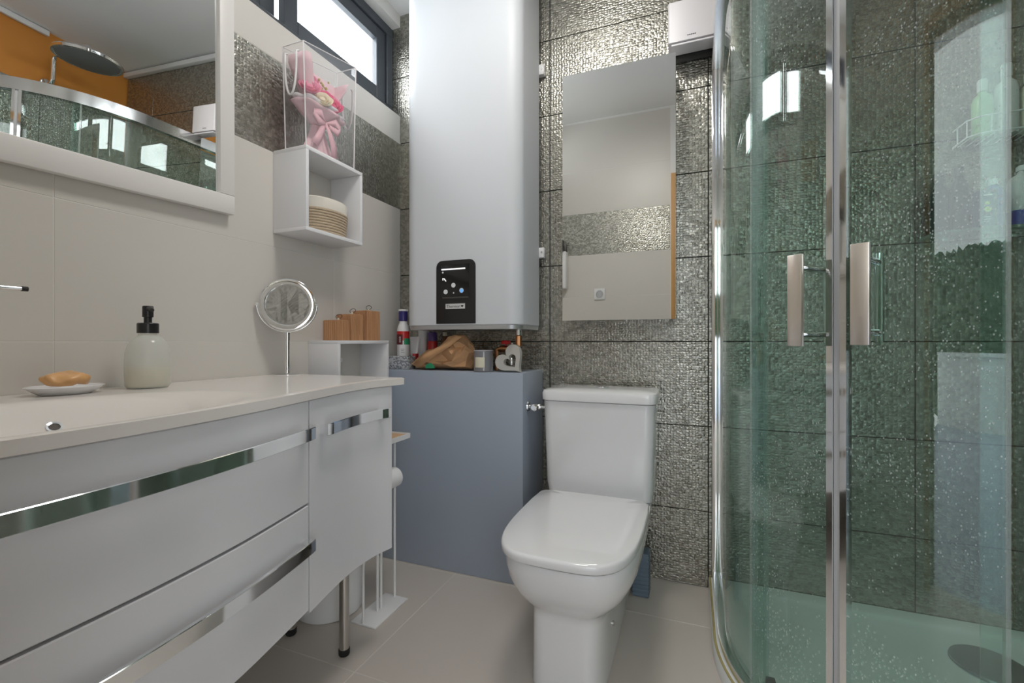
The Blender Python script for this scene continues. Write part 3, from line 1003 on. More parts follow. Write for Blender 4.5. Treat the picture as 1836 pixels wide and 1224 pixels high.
# control panel
PX0, PX1, PZ0, PZ1 = .376, .558, 1.036, 1.298
PF = HY0 - .004
def panel_poly(x0, x1, z0, z1, r, y):
    p = [(x0, z0), (x1, z0)]
    p += arc(x1 - r, z1 - r, r, 0, PI / 2, 6)
    p += arc(x0 + r, z1 - r, r, PI / 2, PI, 6)
    return [(a, y, b) for a, b in p]
cp = prism('control_panel', panel_poly(PX0, PX1, PZ0, PZ1, .028, HY0 - .0002), (0, PF - HY0, 0), M_BLACK, heater, .0008)
def ppt(px, py):      # control-panel sketch coordinates
    return PX0 + (px - 120) / 565 * (PX1 - PX0), PZ1 - (py - 135) / 920 * (PZ1 - PZ0)
def pbox(name, a, b, c, d_, m, dep=.001, y=None):
    x0, z1 = ppt(a, b); x1, z0 = ppt(c, d_)
    y = PF if y is None else y
    return box(name, x0, x1, y - dep, y - .0001, z0, z1, m, cp)
pbox('screen', 190, 200, 600, 690, M_BLACKG, .0012)
SY = PF - .0013
pbox('light_bar', 200, 255, 545, 275, E_LED, .0006, SY)
pbox('screen_edge', 215, 668, 590, 690, mat('dark_grey_plastic', (.06, .055, .05), .4), .0008, SY)
def icon_ring(px, py, r0, r1, m, name='icon_ring'):
    x, z = ppt(px, py)
    lathe(name, [(r0, SY - .0006), (r1, SY - .0006), (r1, SY), (r0, SY), (r0, SY - .0006)] if r0 > 0 else [(0, SY - .0006), (r1, SY - .0006), (r1, SY)], (x, 0, z), m, cp, 20, axis='y')
icon_ring(375, 500, .0045, .0098, E_ICON)
icon_ring(262, 592, .0065, .0098, E_ICON)
icon_ring(262, 592, 0, .003, E_ICON, 'icon_dot')
icon_ring(492, 580, .0065, .0098, E_ICON)
icon_ring(492, 584, 0, .0078, E_BLUE, 'blue_icon')
icon_ring(220, 308, 0, .004, E_ICON, 'icon_dot')
icon_ring(378, 612, 0, .003, E_ICON, 'icon_dot')
xa, za = ppt(222, 392); xb, zb2 = ppt(268, 438)
tube('tap_icon', [(xa, SY, za - .009), (xa, SY, za), (xa + .006, SY, za - .002), (xb, SY, zb2)], .0022, E_LED, cp, 6)
pl_ = pbox('name_plate', 260, 768, 540, 842, mat('plate_silver', (.66, .66, .66), .4), .0012)
x0, z1 = ppt(260, 768); x1, z0 = ppt(540, 842)
text_mesh('lettering', 'Thermor', .0172, ((x0 + x1) / 2 - .009, PF - .0014, (z0 + z1) / 2 - .0005), (1, 0, 0), (0, 0, 1), M_BLACK, pl_)
hx, hz = x1 - .0125, (z0 + z1) / 2
prism('heart_mark', [(hx + .00034 * 16 * math.sin(a)**3, PF - .0014, hz + .00032 * (13 * math.cos(a) - 5 * math.cos(2 * a) - 2 * math.cos(3 * a) - math.cos(4 * a))) for a in [2 * PI * q / 24 for q in range(24)]], (0, -.0004, 0), M_BLACK, pl_, 0, 0)

# pipes under the heater
pipe = thing('copper_pipes', (.66, -.13, BZ), 'copper pipes with a red valve handle under the water heater', 'pipe')
tube('pipe', [(.690, -.13, HZ0 + .001), (.690, -.13, .945), (.688, -.13, .935), (.68, -.13, .930), (.600, -.13, .930), (.592, -.13, .926), (.590, -.13, .918), (.590, -.13, BZ + .0005)], .0095, M_COPPER, pipe, 12)
lathe('pipe_nut', [(.0145, .944), (.0145, .985), (.012, .988)], (.690, -.13, 0), M_COPPER, pipe, 8)
lathe('union', [(.012, .989), (.012, HZ0 - .0005)], (.690, -.13, 0), M_CHROME, pipe, 16)
lathe('valve_body', [(.015, .607), (.015, .655)], (0, -.13, .930), M_COPPER, pipe, 12, axis='x')
lathe('red_valve_handle', [(.004, .938), (.004, .950), (.020, .951), (.0215, .958), (.018, .966), (0, .968)], (.632, -.132, 0), M_RED, pipe, 18)

# things on the casing
TZ = BZ + .0008
box_s = box('speckled_box', .045, .195, -.217, -.155, TZ, TZ + .058, M_SPECK, None, .002)
tag(box_s, 'small grey speckled card box at the corner of the casing', 'box')

def bottle(name, c, prof, m, label, cat, extra=(), group=None, seg=26):
    e = thing(name, (c[0], c[1], c[2]), label, cat, group)
    lathe('bottle_body', [(r, c[2] + h) for r, h in prof], (c[0], c[1], 0), m, e, seg)
    for nm_, pr, mm in extra:
        lathe(nm_, [(r, c[2] + h) for r, h in pr], (c[0], c[1], 0), mm, e, seg)
    return e
bz_ = TZ + .0585
cb = bottle('cleaner_bottle', (.148, -.185, bz_), [(0, 0), (.026, 0), (.028, .004), (.028, .118), (.024, .135), (.017, .150), (.017, .158), (0, .158)], M_PLW,
       'white cleaner bottle with a navy cap and red and green label on the speckled box', 'bottle',
       [('red_label', [(.0283, .070), (.0283, .112)], M_RED), ('navy_cap', [(.0185, .1585), (.0205, .160), (.0205, .200), (.0185, .203), (0, .203)], M_NAVY),
        ('white_cap_top', [(.022, .2035), (.022, .211), (0, .212)], M_PLW)])
def curved_label(name, c, r, a0, a1, z0, z1, m, parent):
    rings = [[(c[0] + r * math.cos(a), c[1] + r * math.sin(a), z0), (c[0] + (r + .0005) * math.cos(a), c[1] + (r + .0005) * math.sin(a), z0),
              (c[0] + (r + .0005) * math.cos(a), c[1] + (r + .0005) * math.sin(a), z1), (c[0] + r * math.cos(a), c[1] + r * math.sin(a), z1)] for a in [a0 + (a1 - a0) * i / 10 for i in range(11)]]
    return loft(name, rings, m, parent, True, 30)
av = math.atan2(CAM.y + .185, CAM.x - .148)
cc = (.148, -.185)
curved_label('maroon_print', cc, .0286, av - 1.45, av - .1, bz_ + .052, bz_ + .098, M_MAROON, cb)
curved_label('green_print', cc, .0286, av + .1, av + 1.3, bz_ + .052, bz_ + .080, M_GREEN, cb)
pa = av - .55
n2 = Vector((math.cos(pa), math.sin(pa), 0)); s2 = Vector((-math.sin(pa), math.cos(pa), 0))
text_mesh('lettering', 'ooo', .0165, Vector((cc[0], cc[1], bz_ + .075)) + n2 * .0294, (0, 0, 1), -s2, M_PLW, cb)
for i, w in enumerate((.018, .014, .018)):
    curved_label('small_print', cc, .0283, av - .35, av - .35 + w * 30, bz_ + .030 - i * .007, bz_ + .032 - i * .007, mat('grey_print', (.35, .35, .36), .5), cb)

bottle('spray_can', (.160, -.040, TZ), [(0, 0), (.021, 0), (.0225, .003), (.0225, .20), (.018, .212), (0, .212)], M_PLW,
       'tall white can with a red and blue cap half hidden behind the heater corner', 'bottle',
       [('red_band', [(.0215, .2125), (.0215, .238), (0, .238)], M_RED), ('blue_cap', [(.019, .2385), (.019, .30), (.016, .304), (0, .304)], M_BLUEB)])
# squeezed white tube standing on its cap
tb = thing('cream_tube', (.166, -.122, TZ), 'white cream tube with red print standing beside the cleaner bottle', 'tube')
rings = []
for f in [i / 8 for i in range(9)]:
    rr = .019 * (1 - f) + .003 * f; rw = .019 + .005 * f
    rings.append([(.166 + rw * math.cos(a) , -.122 + rr * math.sin(a), TZ + .022 + f * .125) for a in [2 * PI * q / 20 for q in range(20)]])
tbb = loft('tube_body', rings, M_PLW, tb)
lathe('tube_cap', [(.016, TZ), (.0175, TZ + .021), (0, TZ + .0215)], (.166, -.122, 0), M_PLW, tb, 20)
curved_label('red_print', (.166, -.122), .0205, -1.4, .1, TZ + .03, TZ + .068, M_RED, tb)
bottle('aerosol_can', (.226, -.06, TZ), [(0, 0), (.0225, 0), (.024, .003), (.024, .118), (.021, .126), (0, .126)], M_RED,
       'red aerosol can with a purple cap behind the paper bag', 'can',
       [('purple_cap', [(.0225, .1265), (.0225, .163), (.019, .168), (0, .168)], M_PURPLE)])
bottle('amber_bottle', (.285, -.045, TZ), [(0, 0), (.018, 0), (.0195, .003), (.0195, .118), (.010, .138), (.010, .150), (0, .150)], mat('brown_glass', (.22, .10, .05), .2),
       'small brown bottle with a cream cap behind the paper bag', 'bottle',
       [('cream_cap', [(.011, .1505), (.011, .168), (0, .168)], M_CREAM)])

# crumpled kraft paper bag
def upt(u, v, y):
    d = F_ + R_ * ((u - 918) / 816) + Vector((0, 0, (612 - v) / 816))
    t = (y - CAM.y) / d.y
    return CAM + d * t
pb = thing('paper_bag', (.42, -.17, TZ), 'crumpled brown kraft paper bag lying under the water heater', 'bag')
YB = -.165
outl = [upt(u, v, YB) for u, v in ((741, 655), (752, 661), (800, 661), (850, 661), (853, 632), (845, 617), (832, 601), (818, 600), (806, 612), (786, 624), (764, 629))]
dz = TZ + .0015 - min(p.z for p in outl)
outl = [Vector((p.x, p.y, max(TZ + .0015, min(p.z + dz, HZ0 - .006)))) for p in outl]
cen = sum(outl, Vector()) / len(outl)
bm = bmesh.new()
def inset(k, y):
    return [bm.verts.new((cen.x + (p.x - cen.x) * k + random.uniform(-.010, .010), y + random.uniform(-.014, .014), max(TZ + .002, cen.z + (p.z - cen.z) * k))) for p in outl]
rim = [bm.verts.new(p) for p in outl]
f1, f2 = inset(.86, YB - .038), inset(.5, YB - .058)
b1, b2 = inset(.9, YB + .04), inset(.5, YB + .058)
n = len(outl)
for A, B in ((rim, f1), (f1, f2), (b1, rim), (b2, b1)):
    for i in range(n):
        bm.faces.new((A[i], A[(i + 1) % n], B[(i + 1) % n], B[i]))
bm.faces.new(f2); bm.faces.new(b2[::-1])
bmesh.ops.triangulate(bm, faces=bm.faces)
bmesh.ops.subdivide_edges(bm, edges=bm.edges, cuts=1, use_grid_fill=True)
for v in bm.verts:
    q = v.co
    k = math.sin(q.x * 70 + q.z * 90) * .006 + math.sin(q.z * 150 - q.x * 60) * .003 + random.uniform(-.009, .009)
    v.co.y += k
    v.co.x += random.uniform(-.004, .004)
    v.co.z = min(HZ0 - .004, max(TZ + .0012, v.co.z + random.uniform(-.0015, .0015)))
finish('paper_body', bm, M_KRAFT, pb, 0)
# folded flap along the left opening
fl = [upt(u, v, YB - .080) for u, v in ((740, 652), (748, 660), (775, 641), (805, 622), (826, 604), (815, 600), (790, 620), (765, 632))]
fl = [Vector((p.x, p.y + random.uniform(-.006, .006), min(HZ0 - .005, max(TZ + .002, p.z)))) for p in fl]
bm = bmesh.new()
vs_ = [bm.verts.new(p) for p in fl]
for a in ((0, 1, 2, 7), (7, 2, 3, 6), (6, 3, 4, 5)):
    bm.faces.new([vs_[i] for i in a])
fo = finish('folded_flap', bm, M_KRAFT, pb, 14)
sm = fo.modifiers.new('thickness', 'SOLIDIFY'); sm.thickness = .0025
# green print on the bag
gp = [upt(u, v, YB - .072) for u, v in ((762, 660), (764, 653), (772, 650), (778, 655), (779, 660))]
gp = [Vector((p.x, p.y, max(TZ + .002, p.z))) for p in gp]
prism('green_print', gp, (0, .002, 0), M_GREEN, pb, 0, 0)

cdl = thing('candle_jar', (.545, -.205, TZ), 'smoky grey glass candle jar with a cream label on the casing', 'candle')
lathe('jar', [(0, TZ), (.041, TZ), (.042, TZ + .003), (.0405, TZ + .006), (.0405, TZ + .082), (.0395, TZ + .084), (.038, TZ + .082), (.038, TZ + .068), (0, TZ + .068)], (.567, -.218, 0), M_WAXG, cdl, 36)
aj = math.atan2(CAM.y + .218, CAM.x - .567)
curved_label('cream_label', (.567, -.218), .0406, aj - .95, aj + .12, TZ + .018, TZ + .060, M_CREAM, cdl)
lathe('glass_rim', [(.0385, TZ + .0845), (.0405, TZ + .0845), (.0405, TZ + .089), (.0385, TZ + .089), (.0385, TZ + .0845)], (.567, -.218, 0), mat('pale_grey_glass', (.45, .45, .48), .15), cdl, 36)

ht = thing('heart_ornament', (.66, -.222, TZ), 'pale grey stoneware heart with a heart-shaped hole beside the candle jar', 'ornament')
def heart_pts(s, rot, cx, cz, n=40):
    out = []
    for i in range(n):
        a = 2 * PI * i / n
        x = 16 * math.sin(a)**3 / 16
        z = (13 * math.cos(a) - 5 * math.cos(2 * a) - 2 * math.cos(3 * a) - math.cos(4 * a)) / 16
        x, z = x * s, z * s
        out.append((cx + x * math.cos(rot) - z * math.sin(rot), cz + x * math.sin(rot) + z * math.cos(rot)))
    return out
rot = math.radians(42)
o_ = heart_pts(.062, rot, 0, 0); i_ = heart_pts(.030, rot - .05, .004, -.006)
zmin = min(p[1] for p in o_)
hcx, hcz = .690, TZ + .0005 - zmin
bm = bmesh.new()
lay = []
for pts, yy in ((o_, -.232), (o_, -.208), (i_, -.208), (i_, -.232)):
    lay.append([bm.verts.new((hcx + a, yy, hcz + b)) for a, b in pts])
for A, B in ((lay[0], lay[1]), (lay[1], lay[2]), (lay[2], lay[3]), (lay[3], lay[0])):
    for i in range(40):
        bm.faces.new((A[i], A[(i + 1) % 40], B[(i + 1) % 40], B[i]))
finish('heart', bm, M_GREYST, ht, 40)
lathe('tealight_pin', [(0, -.018), (.006, -.014), (.008, 0), (.006, .014), (0, .018)], (hcx + .004, -.22, hcz - .006), M_CHROME, ht, 16)
lathe('hanging_eye', [(.003, 0), (.003, .008), (0, .009)], (hcx + .006, -.22, hcz + max(p[1] for p in o_) - .002), M_CHROME, ht, 10)

# ------------------------------------------------------------------ toilet
TX = 1.045
toilet = thing('toilet', (TX, -.42, 0), 'white ceramic close-coupled toilet with lid closed', 'toilet')
def pan_ring(hw, yf, z, yb=-.06, nf=2.9, N=22, cx=TX, yc=-.42):
    pts = []
    for i in range(N + 1):
        a = PI * i / N
        x = hw * math.copysign(abs(math.cos(a))**(2 / nf), math.cos(a))
        y = yc - (yc - yf) * abs(math.sin(a))**(2 / nf)
        pts.append((cx + x, y, z))
    for i in range(1, 8):
        a = PI + PI * i / 8
        x = hw * math.copysign(abs(math.cos(a))**(2 / 7), math.cos(a))
        y = yc + (yb - yc) * abs(math.sin(a))**(2 / 7)
        pts.append((cx + x, y, z))
    return pts
pan = [(.100, -.728, .0005, 6), (.108, -.736, .004, 6), (.106, -.732, .10, 6), (.106, -.730, .19, 6), (.110, -.733, .212, 5), (.128, -.744, .226, 4.4), (.152, -.760, .243, 4.0), (.174, -.780, .270, 3.8), (.187, -.797, .302, 3.7), (.194, -.809, .340, 3.7), (.195, -.812, .368, 3.7), (.193, -.810, .3745, 3.7)]
loft('pan', [pan_ring(hw, yf, z, nf=n) for hw, yf, z, n in pan], M_CER, toilet, True, 50)
def lid_ring(k, z, yb=-.305, dy=0):
    return pan_ring(.198 * k, -.42 - (.835 - .42) * k, z, yb - (1 - k) * .1, 3.9, 30)
loft('seat', [lid_ring(.935, .3752), lid_ring(.94, .378), lid_ring(.94, .3855), lid_ring(.935, .387)], M_PLW, toilet, True, 40)
loft('lid', [lid_ring(.975, .3875), lid_ring(.995, .3885), lid_ring(1.0, .392), lid_ring(1.0, .405), lid_ring(.992, .410), lid_ring(.975, .4125), lid_ring(.6, .4145), lid_ring(.2, .4155)], M_CER, toilet, True, 40)
for s in (-1, 1):
    tube('hinge', [(TX + s * .07 - .018, -.290, .392), (TX + s * .07 + .018, -.290, .392)], .009, M_CHROME, toilet, 12)
tk0, tk1 = .845, 1.247
def tank_ring(x0, x1, y0, y1, z, r=.035):
    return [(a, b, z) for a, b in rrect(x0, x1, y0, y1, r, 6)]
loft('cistern', [tank_ring(.862, 1.232, -.235, -.025, .3755), tank_ring(.852, 1.240, -.252, -.022, .385), tank_ring(.848, 1.243, -.258, -.02, .42), tank_ring(.842, 1.250, -.264, -.02, .60), tank_ring(.838, 1.254, -.266, -.02, .735)], M_CER, toilet, True, 40)
cl = loft('cistern_lid', [tank_ring(.838, 1.254, -.268, -.018, .7365), tank_ring(.833, 1.259, -.273, -.018, .740), tank_ring(.832, 1.260, -.274, -.018, .765), tank_ring(.836, 1.256, -.270, -.018, .775), tank_ring(.85, 1.242, -.256, -.026, .780), tank_ring(.92, 1.18, -.19, -.08, .782)], M_CER, toilet, True, 40)
lathe('flush_button', [(.026, .782), (.026, .787), (.022, .789), (0, .789)], (1.047, -.145, 0), M_CHROME, cl, 28)
lathe('floor_bolt_cap', [(.007, 0), (.007, .004), (0, .006)], (TX + .1055, -.55, .115), M_STEEL, toilet, 12, axis='x')
valve = thing('angle_valve', (.80, -.20, .70), 'chrome angle stop valve beside the cistern', 'valve')
tube('inlet', [(BX1 + .001, -.20, .700), (.838, -.20, .700)], .0075, M_CHROME, valve, 12)
lathe('wall_rose', [(.020, BX1 + .0015), (.018, BX1 + .006), (.010, BX1 + .009)], (0, -.20, .700), M_CHROME, valve, 18, axis='x')
lathe('knob', [(.010, -.245), (.014, -.242), (.014, -.226), (.007, -.222), (.006, -.205)], (.795, 0, .702), M_CHROME, valve, 10, axis='y')
lathe('valve_body', [(.011, .780), (.013, .785), (.013, .806), (.010, .812)], (0, -.20, .700), M_CHROME, valve, 12, axis='x')

br = thing('brush_holder', (1.15, -.15, 0), 'slate-blue ribbed square toilet brush holder behind the toilet', 'brush holder')
box('holder_body', 1.164, 1.222, -.165, -.10, .0005, .165, M_BRUSH, br, .003)
for i in range(10):
    box('rib', 1.162, 1.224, -.167, -.098, .006 + i * .0158, .016 + i * .0158, M_BRUSH, br, .001)

# ------------------------------------------------------------------ toilet paper stand and bin
st = thing('toilet_paper_stand', (.337, -.59, 0), 'white metal toilet paper stand with a small tray beside the vanity', 'paper stand')
SX = .335
box('base_plate', .288, .390, -.690, -.500, .0005, .0065, M_PLW, st, .001)
tube('rod', [(SX, -.683, .006), (SX, -.683, .60)], .0045, M_PLW, st)
tube('rod', [(SX, -.507, .006), (SX, -.507, .60)], .0045, M_PLW, st)
tube('spare_roll_rod', [(SX, -.607, .006), (SX, -.607, .37), (SX, -.604, .378), (SX, -.597, .382), (SX, -.590, .378), (SX, -.587, .37), (SX, -.587, .006)], .0045, M_PLW, st)
tr = box('tray', .286, .388, -.695, -.483, .600, .604, M_PLW, st, .001)
for a in ((.286, .290, -.695, -.483), (.384, .388, -.695, -.483), (.290, .384, -.695, -.691), (.290, .384, -.487, -.483)):
    box('tray_rim', a[0], a[1], a[2], a[3], .604, .618, M_PLW, tr)
box('wood_insert', .2905, .3835, -.6905, -.4875, .6045, .613, M_WOODI, tr)
tube('roll_arm', [(SX, -.507, .478), (SX + .015, -.512, .478), (SX + .018, -.53, .478), (SX + .018, -.635, .478)], .004, M_PLW, st)
roll = thing('toilet_paper_roll', (SX + .018, -.58, .43), 'white toilet paper roll hanging on the paper stand', 'toilet paper')
lathe('paper', [(.018, -.632), (.036, -.632), (.036, -.532), (.018, -.532), (.018, -.632)], (SX + .018, 0, .464), M_PAPER, roll, 36, axis='y')
lathe('core', [(.0172, -.631), (.0178, -.631), (.0178, -.533), (.0172, -.533), (.0172, -.631)], (SX + .018, 0, .464), mat('cardboard', (.45, .36, .27), .9), roll, 24, axis='y')

bn = thing('waste_bin', (.15, -.655, 0), 'round white plastic waste bin under the vanity', 'bin')
lathe('bin_body', [(0, .0005), (.108, .0005), (.112, .004), (.132, .27), (.135, .275), (.130, .277), (.126, .27), (.106, .01), (0, .01)], (.150, -.640, 0), M_PLW, bn, 44)
lathe('bin_lid', [(.1335, .2775), (.136, .281), (.12, .292), (.05, .300), (0, .301)], (.150, -.640, 0), M_PLW, bn, 44)

# ------------------------------------------------------------------ tall mirror cabinet on the back wall
mc_ = thing('mirror_cabinet', (1.1, -.09, 1.03), 'tall frameless mirror cabinet on the back wall above the toilet', 'mirror')
def on_plane_y(u, y): return upt(u, 612, y).x
MD = -.175
mxa, mxb = on_plane_y(1008.5, MD), on_plane_y(1211.5, MD)
mz0 = upt(1110, 573, MD).z; mz1 = upt(1110, 115.5, MD).z
box('carcass', mxa + .004, mxb - .002, MD + .006, -.001, mz0 + .003, mz1 - .003, M_ALU, mc_, .001)
box('mirror_door', mxa, mxb, MD, MD + .005, mz0, mz1, M_MIRROR, mc_)

# fan heater top right
hb = thing('fan_heater', (1.38, -.06, 2.066), 'small pinkish-white wall fan heater beside the shower top', 'fan heater')
fy_ = -.125
fx0, fx1 = on_plane_y(1197.5, fy_), 1.482
loft('casing', [[(x, y, 2.083 if y < -.1 else 2.078) for x, y in rrect(fx0, fx1, fy_, -.006, .008, 3)],
                [(x, y, 2.09) for x, y in rrect(fx0, fx1, fy_, -.006, .008, 3)],
                [(x, y, 2.232) for x, y in rrect(fx0, fx1, fy_, -.006, .008, 3)],
                [(x, y, 2.236) for x, y in rrect(fx0 + .004, fx1 - .004, fy_ + .004, -.006, .008, 3)]], M_PINKW, hb)
box('air_flap', fx0 + .012, fx1 - .012, fy_ + .004, -.055, 2.071, 2.0785, M_PINKW, hb, .002)
box('outlet_grille', fx0 + .01, fx1 - .01, -.05, -.008, 2.069, 2.0775, M_BLACK, hb, .001)
for i in range(5):
    box('brand_mark', fx0 + .068 + i * .0065, fx0 + .0725 + i * .0065, fy_ - .0006, fy_ + .0002, 2.0975, 2.1005, M_BLACK, hb)

# ------------------------------------------------------------------ shower
TX0, TYF, RR, ASTART = 1.433, -.93, .55, -.38
SC = (TX0 + RR, ASTART)
def tray_path(off, n=28, x_end=W - .002, y_start=-.002):
    """outline offset inwards by off: from the back wall along the left, round the arc to the right wall"""
    p = [(TX0 + off, y_start), (TX0 + off, ASTART * .5)]
    p += [(SC[0] - (RR - off) * math.cos(a), SC[1] - (RR - off) * math.sin(a)) for a in [PI / 2 * i / n for i in range(n + 1)]]
    p += [(x_end, TYF + off)]
    return p
tray = thing('shower_tray', (1.95, -.45, 0), 'low white quadrant shower tray in the corner', 'shower tray')
def closed(off, z):
    xe, ys = W - .002 - off * .6, -.002 - off * .6
    return [(x, y, z) for x, y in tray_path(off, 28, xe, ys) + [(xe, ys)]]
loft('tray_body', [closed(0, .0005), closed(0, .041), closed(.003, .045), closed(.055, .045), closed(.075, .036), closed(.11, .026), closed(.30, .021)], M_TRAY, tray, True, 40)
p = tray_path(-.002)
tube('sealant_line', [(x, y, .0432) for x, y in tray_path(.006)], .0042, M_SEAL, tray, 8)
dcx, dcy = upt(1800, 1190, -.2).x, -.215
lathe('drain_cover', [(0, .0345), (.078, .0335), (.088, .030), (.090, .024)], (2.175, -.205, 0), M_DRAIN, tray, 40)

enc = thing('shower_enclosure', (1.65, -.75, .045), 'curved sliding-door shower enclosure of green-tinted glass with chrome profiles', 'shower enclosure')
SZ0, SZ1 = .0455, 2.066
OFF = .028
def sweep(name, path, prof, m, parent):
    rings = []
    n = len(path)
    for i, (x, y) in enumerate(path):
        a = path[max(i - 1, 0)]; b = path[min(i + 1, n - 1)]
        d = Vector((b[0] - a[0], b[1] - a[1], 0)).normalized()
        nn = Vector((d.y, -d.x, 0))   # outward (away from the shower interior)
        rings.append([(x - nn.x * o, y - nn.y * o, z) for o, z in prof])
    return loft(name, rings, m, parent, True, 40)
def epath(a0=None, a1=None, off=OFF, n=16, lead=False, tail=False):
    p = []
    if lead: p += [(TX0 + off, -.014), (TX0 + off, ASTART * .5)]
    a0 = 0 if a0 is None else math.radians(a0); a1 = PI / 2 if a1 is None else math.radians(a1)
    p += [(SC[0] - (RR - off) * math.cos(a), SC[1] - (RR - off) * math.sin(a)) for a in [a0 + (a1 - a0) * i / n for i in range(n + 1)]]
    if tail: p += [(W - .012, TYF + off)]
    return p
full = epath(lead=True, tail=True, n=40)
sweep('bottom_rail', full, [(-.014, SZ0), (.014, SZ0), (.014, SZ0 + .024), (.008, SZ0 + .028), (-.014, SZ0 + .028)], M_ALU, enc)
sweep('top_rail', full, [(-.018, SZ1 - .056), (.018, SZ1 - .056), (.018, SZ1), (-.018, SZ1)], M_ALU, enc)
box('wall_profile', TX0 + OFF - .016, TX0 + OFF + .016, -.015, -.001, SZ0 + .0005, SZ1, M_CHROME, enc, .002)
box('wall_profile', W - .012, W - .001, TYF + OFF - .016, TYF + OFF + .016, SZ0 + .0005, SZ1, M_CHROME, enc, .002)
GZ0, GZ1 = SZ0 + .029, SZ1 - .057
MEET = 52.2
def glass_panel(name, path, m, off=0):
    return sweep(name, path, [(-.003 + off, GZ0), (.003 + off, GZ0), (.003 + off, GZ1), (-.003 + off, GZ1)], m, enc)
glass_panel('fixed_glass', epath(0, 31, OFF, 12, lead=True), G_FIXED, .009)
glass_panel('fixed_glass', epath(75, 90, OFF, 8, tail=True), G_FIXED, .009)
dl = glass_panel('sliding_door', epath(28.5, MEET - 1.9, OFF, 14), G_SHOWER, -.008)
dr_ = glass_panel('sliding_door', epath(MEET + 1.9, 78, OFF, 14), G_SHOWER, -.008)
def edge_strip(a, da, o0, o1, m, parent, name):
    return sweep(name, epath(a - da, a + da, OFF, 3), [(o0, GZ0), (o1, GZ0), (o1, GZ1), (o0, GZ1)], m, parent)
M_SEALT = glass_mat('translucent_seal', (.86, .90, .89), 1.4, haze=.14)
edge_strip(28.2, .35, -.012, .006, M_SEALT, dl, 'edge_seal')
edge_strip(31.3, .35, .004, .014, M_SEALT, enc, 'edge_seal')
edge_strip(78.3, .35, -.012, .006, M_SEALT, dr_, 'edge_seal')
edge_strip(MEET - 1.35, .62, -.020, .006, M_CHROME, dl, 'meeting_profile')
edge_strip(MEET + 1.35, .62, -.020, .006, M_CHROME, dr_, 'meeting_profile')
edge_strip(MEET - .32, .36, -.014, .002, mat('grey_magnetic_seal', (.42, .42, .42), .5), dl, 'magnetic_seal')
edge_strip(MEET + .38, .34, -.014, .002, mat('grey_magnetic_seal', (.42, .42, .42), .5), dr_, 'magnetic_seal')
M_PLATE = mat('warm_chrome_plate', (.84, .77, .70), .3, metal=1.0)
def handle(ang, zc, parent):
    a = math.radians(ang)
    nn = Vector((-math.cos(a), -math.sin(a), 0)); tt = Vector((-nn.y, nn.x, 0))
    cen = Vector((SC[0], SC[1], zc))
    def slab(name, r0, r1, hw, hh, m, par_):
        bm = bmesh.new(); bm_box(bm, -hw, hw, r0, r1, -hh, hh, .0015)
        M4 = Matrix((tt, nn, Vector((0, 0, 1)))).transposed().to_4x4()
        bmesh.ops.transform(bm, matrix=Matrix.Translation(cen) @ M4, verts=bm.verts)
        return finish(name, bm, m, par_)
    h = slab('handle', RR + .050, RR + .060, 0.0150, .096, M_PLATE, parent)
    for s in (-1, 1):
        c0 = cen + Vector((0, 0, s * .071))
        tube('handle_post', [c0 + nn * (RR - .055), c0 + nn * (RR + .0505)], .0065, M_CHROME, h, 14)
    tube('inner_grip', [cen + nn * (RR - .058) + Vector((0, 0, -.09)), cen + nn * (RR - .058) + Vector((0, 0, .09))], .0085, M_CHROME, h, 14)
    return h
handle(47.6, 1.048, dl)
handle(58.6, 1.051, dr_)
for a in (32, 49, 57, 74):
    aa = math.radians(a)
    x, y = SC[0] - (RR - .045) * math.cos(aa), SC[1] - (RR - .045) * math.sin(aa)
    box('roller_block', x - .011, x + .011, y - .011, y + .011, SZ0 + .03, SZ0 + .078, mat('dark_grey_roller', (.05, .06, .06), .4), enc, .003)

# glass shelf and wire rack in the shower corner with bottles
gs = thing('shower_glass_shelf', (2.22, -.07, 1.30), 'green-edged glass shelf on the back wall inside the shower', 'shelf')
prism('glass_plate', [(x, y, 1.300) for x, y in [(2.085, -.002), (2.085, -.085), (2.12, -.125), (2.20, -.142), (W - .002, -.142), (W - .002, -.002)]], (0, 0, .008), G_SHELF, gs, .001)
for x in (2.14, 2.31):
    box('shelf_bracket', x - .010, x + .010, -.045, -.001, 1.288, 1.2995, M_CHROME, gs, .002)
SH = 1.3088
def carton(x0, x1, y0, y1, h, m, label, cat='box'):
    e = box(label.split(' ')[-1] if False else 'shampoo_carton', x0, x1, y0, y1, SH, SH + h, m, None, .002)
    tag(e, label, cat)
    return e
def flat_bottle(c, w, d_, h, m, label, base=SH, cap=None, capm=None, name='shampoo_bottle'):
    e = thing(name, (c[0], c[1], base), label, 'bottle')
    def rr_(k, z): return [(c[0] + a * k, c[1] + b * k, base + z) for a, b in rrect(-w / 2, w / 2, -d_ / 2, d_ / 2, min(w, d_) * .35, 4)]
    loft('bottle_body', [rr_(.9, 0), rr_(1, .005), rr_(1, h * .82), rr_(.85, h * .93), rr_(.45, h), rr_(.42, h + .006)], m, e)
    ch = cap or .03
    lathe('cap', [(w * .27, base + h + .0065), (w * .27, base + h + ch), (w * .22, base + h + ch + .003), (0, base + h + ch + .003)], (c[0], c[1], 0), capm or M_PLW, e, 20)
    return e
flat_bottle((2.118, -.055), .045, .035, .155, M_DGREENB, 'dark tall shampoo bottle at the left end of the glass shelf', cap=.04, capm=M_DGREENB)
flat_bottle((2.172, -.048), .042, .032, .175, M_DGREENB, 'dark slim shampoo bottle standing second on the glass shelf', cap=.035, capm=M_DGREENB)
cn = carton(2.188, 2.232, -.122, -.085, .115, M_NAVYB, 'navy blue carton with lemon print on the glass shelf')
lx_ = 2.208
lathe('lemon_print', [(0, -.1226), (.0085, -.1226), (.0085, -.1222)], (lx_, 0, SH + .055), M_LEMON, cn, 18, axis='y')
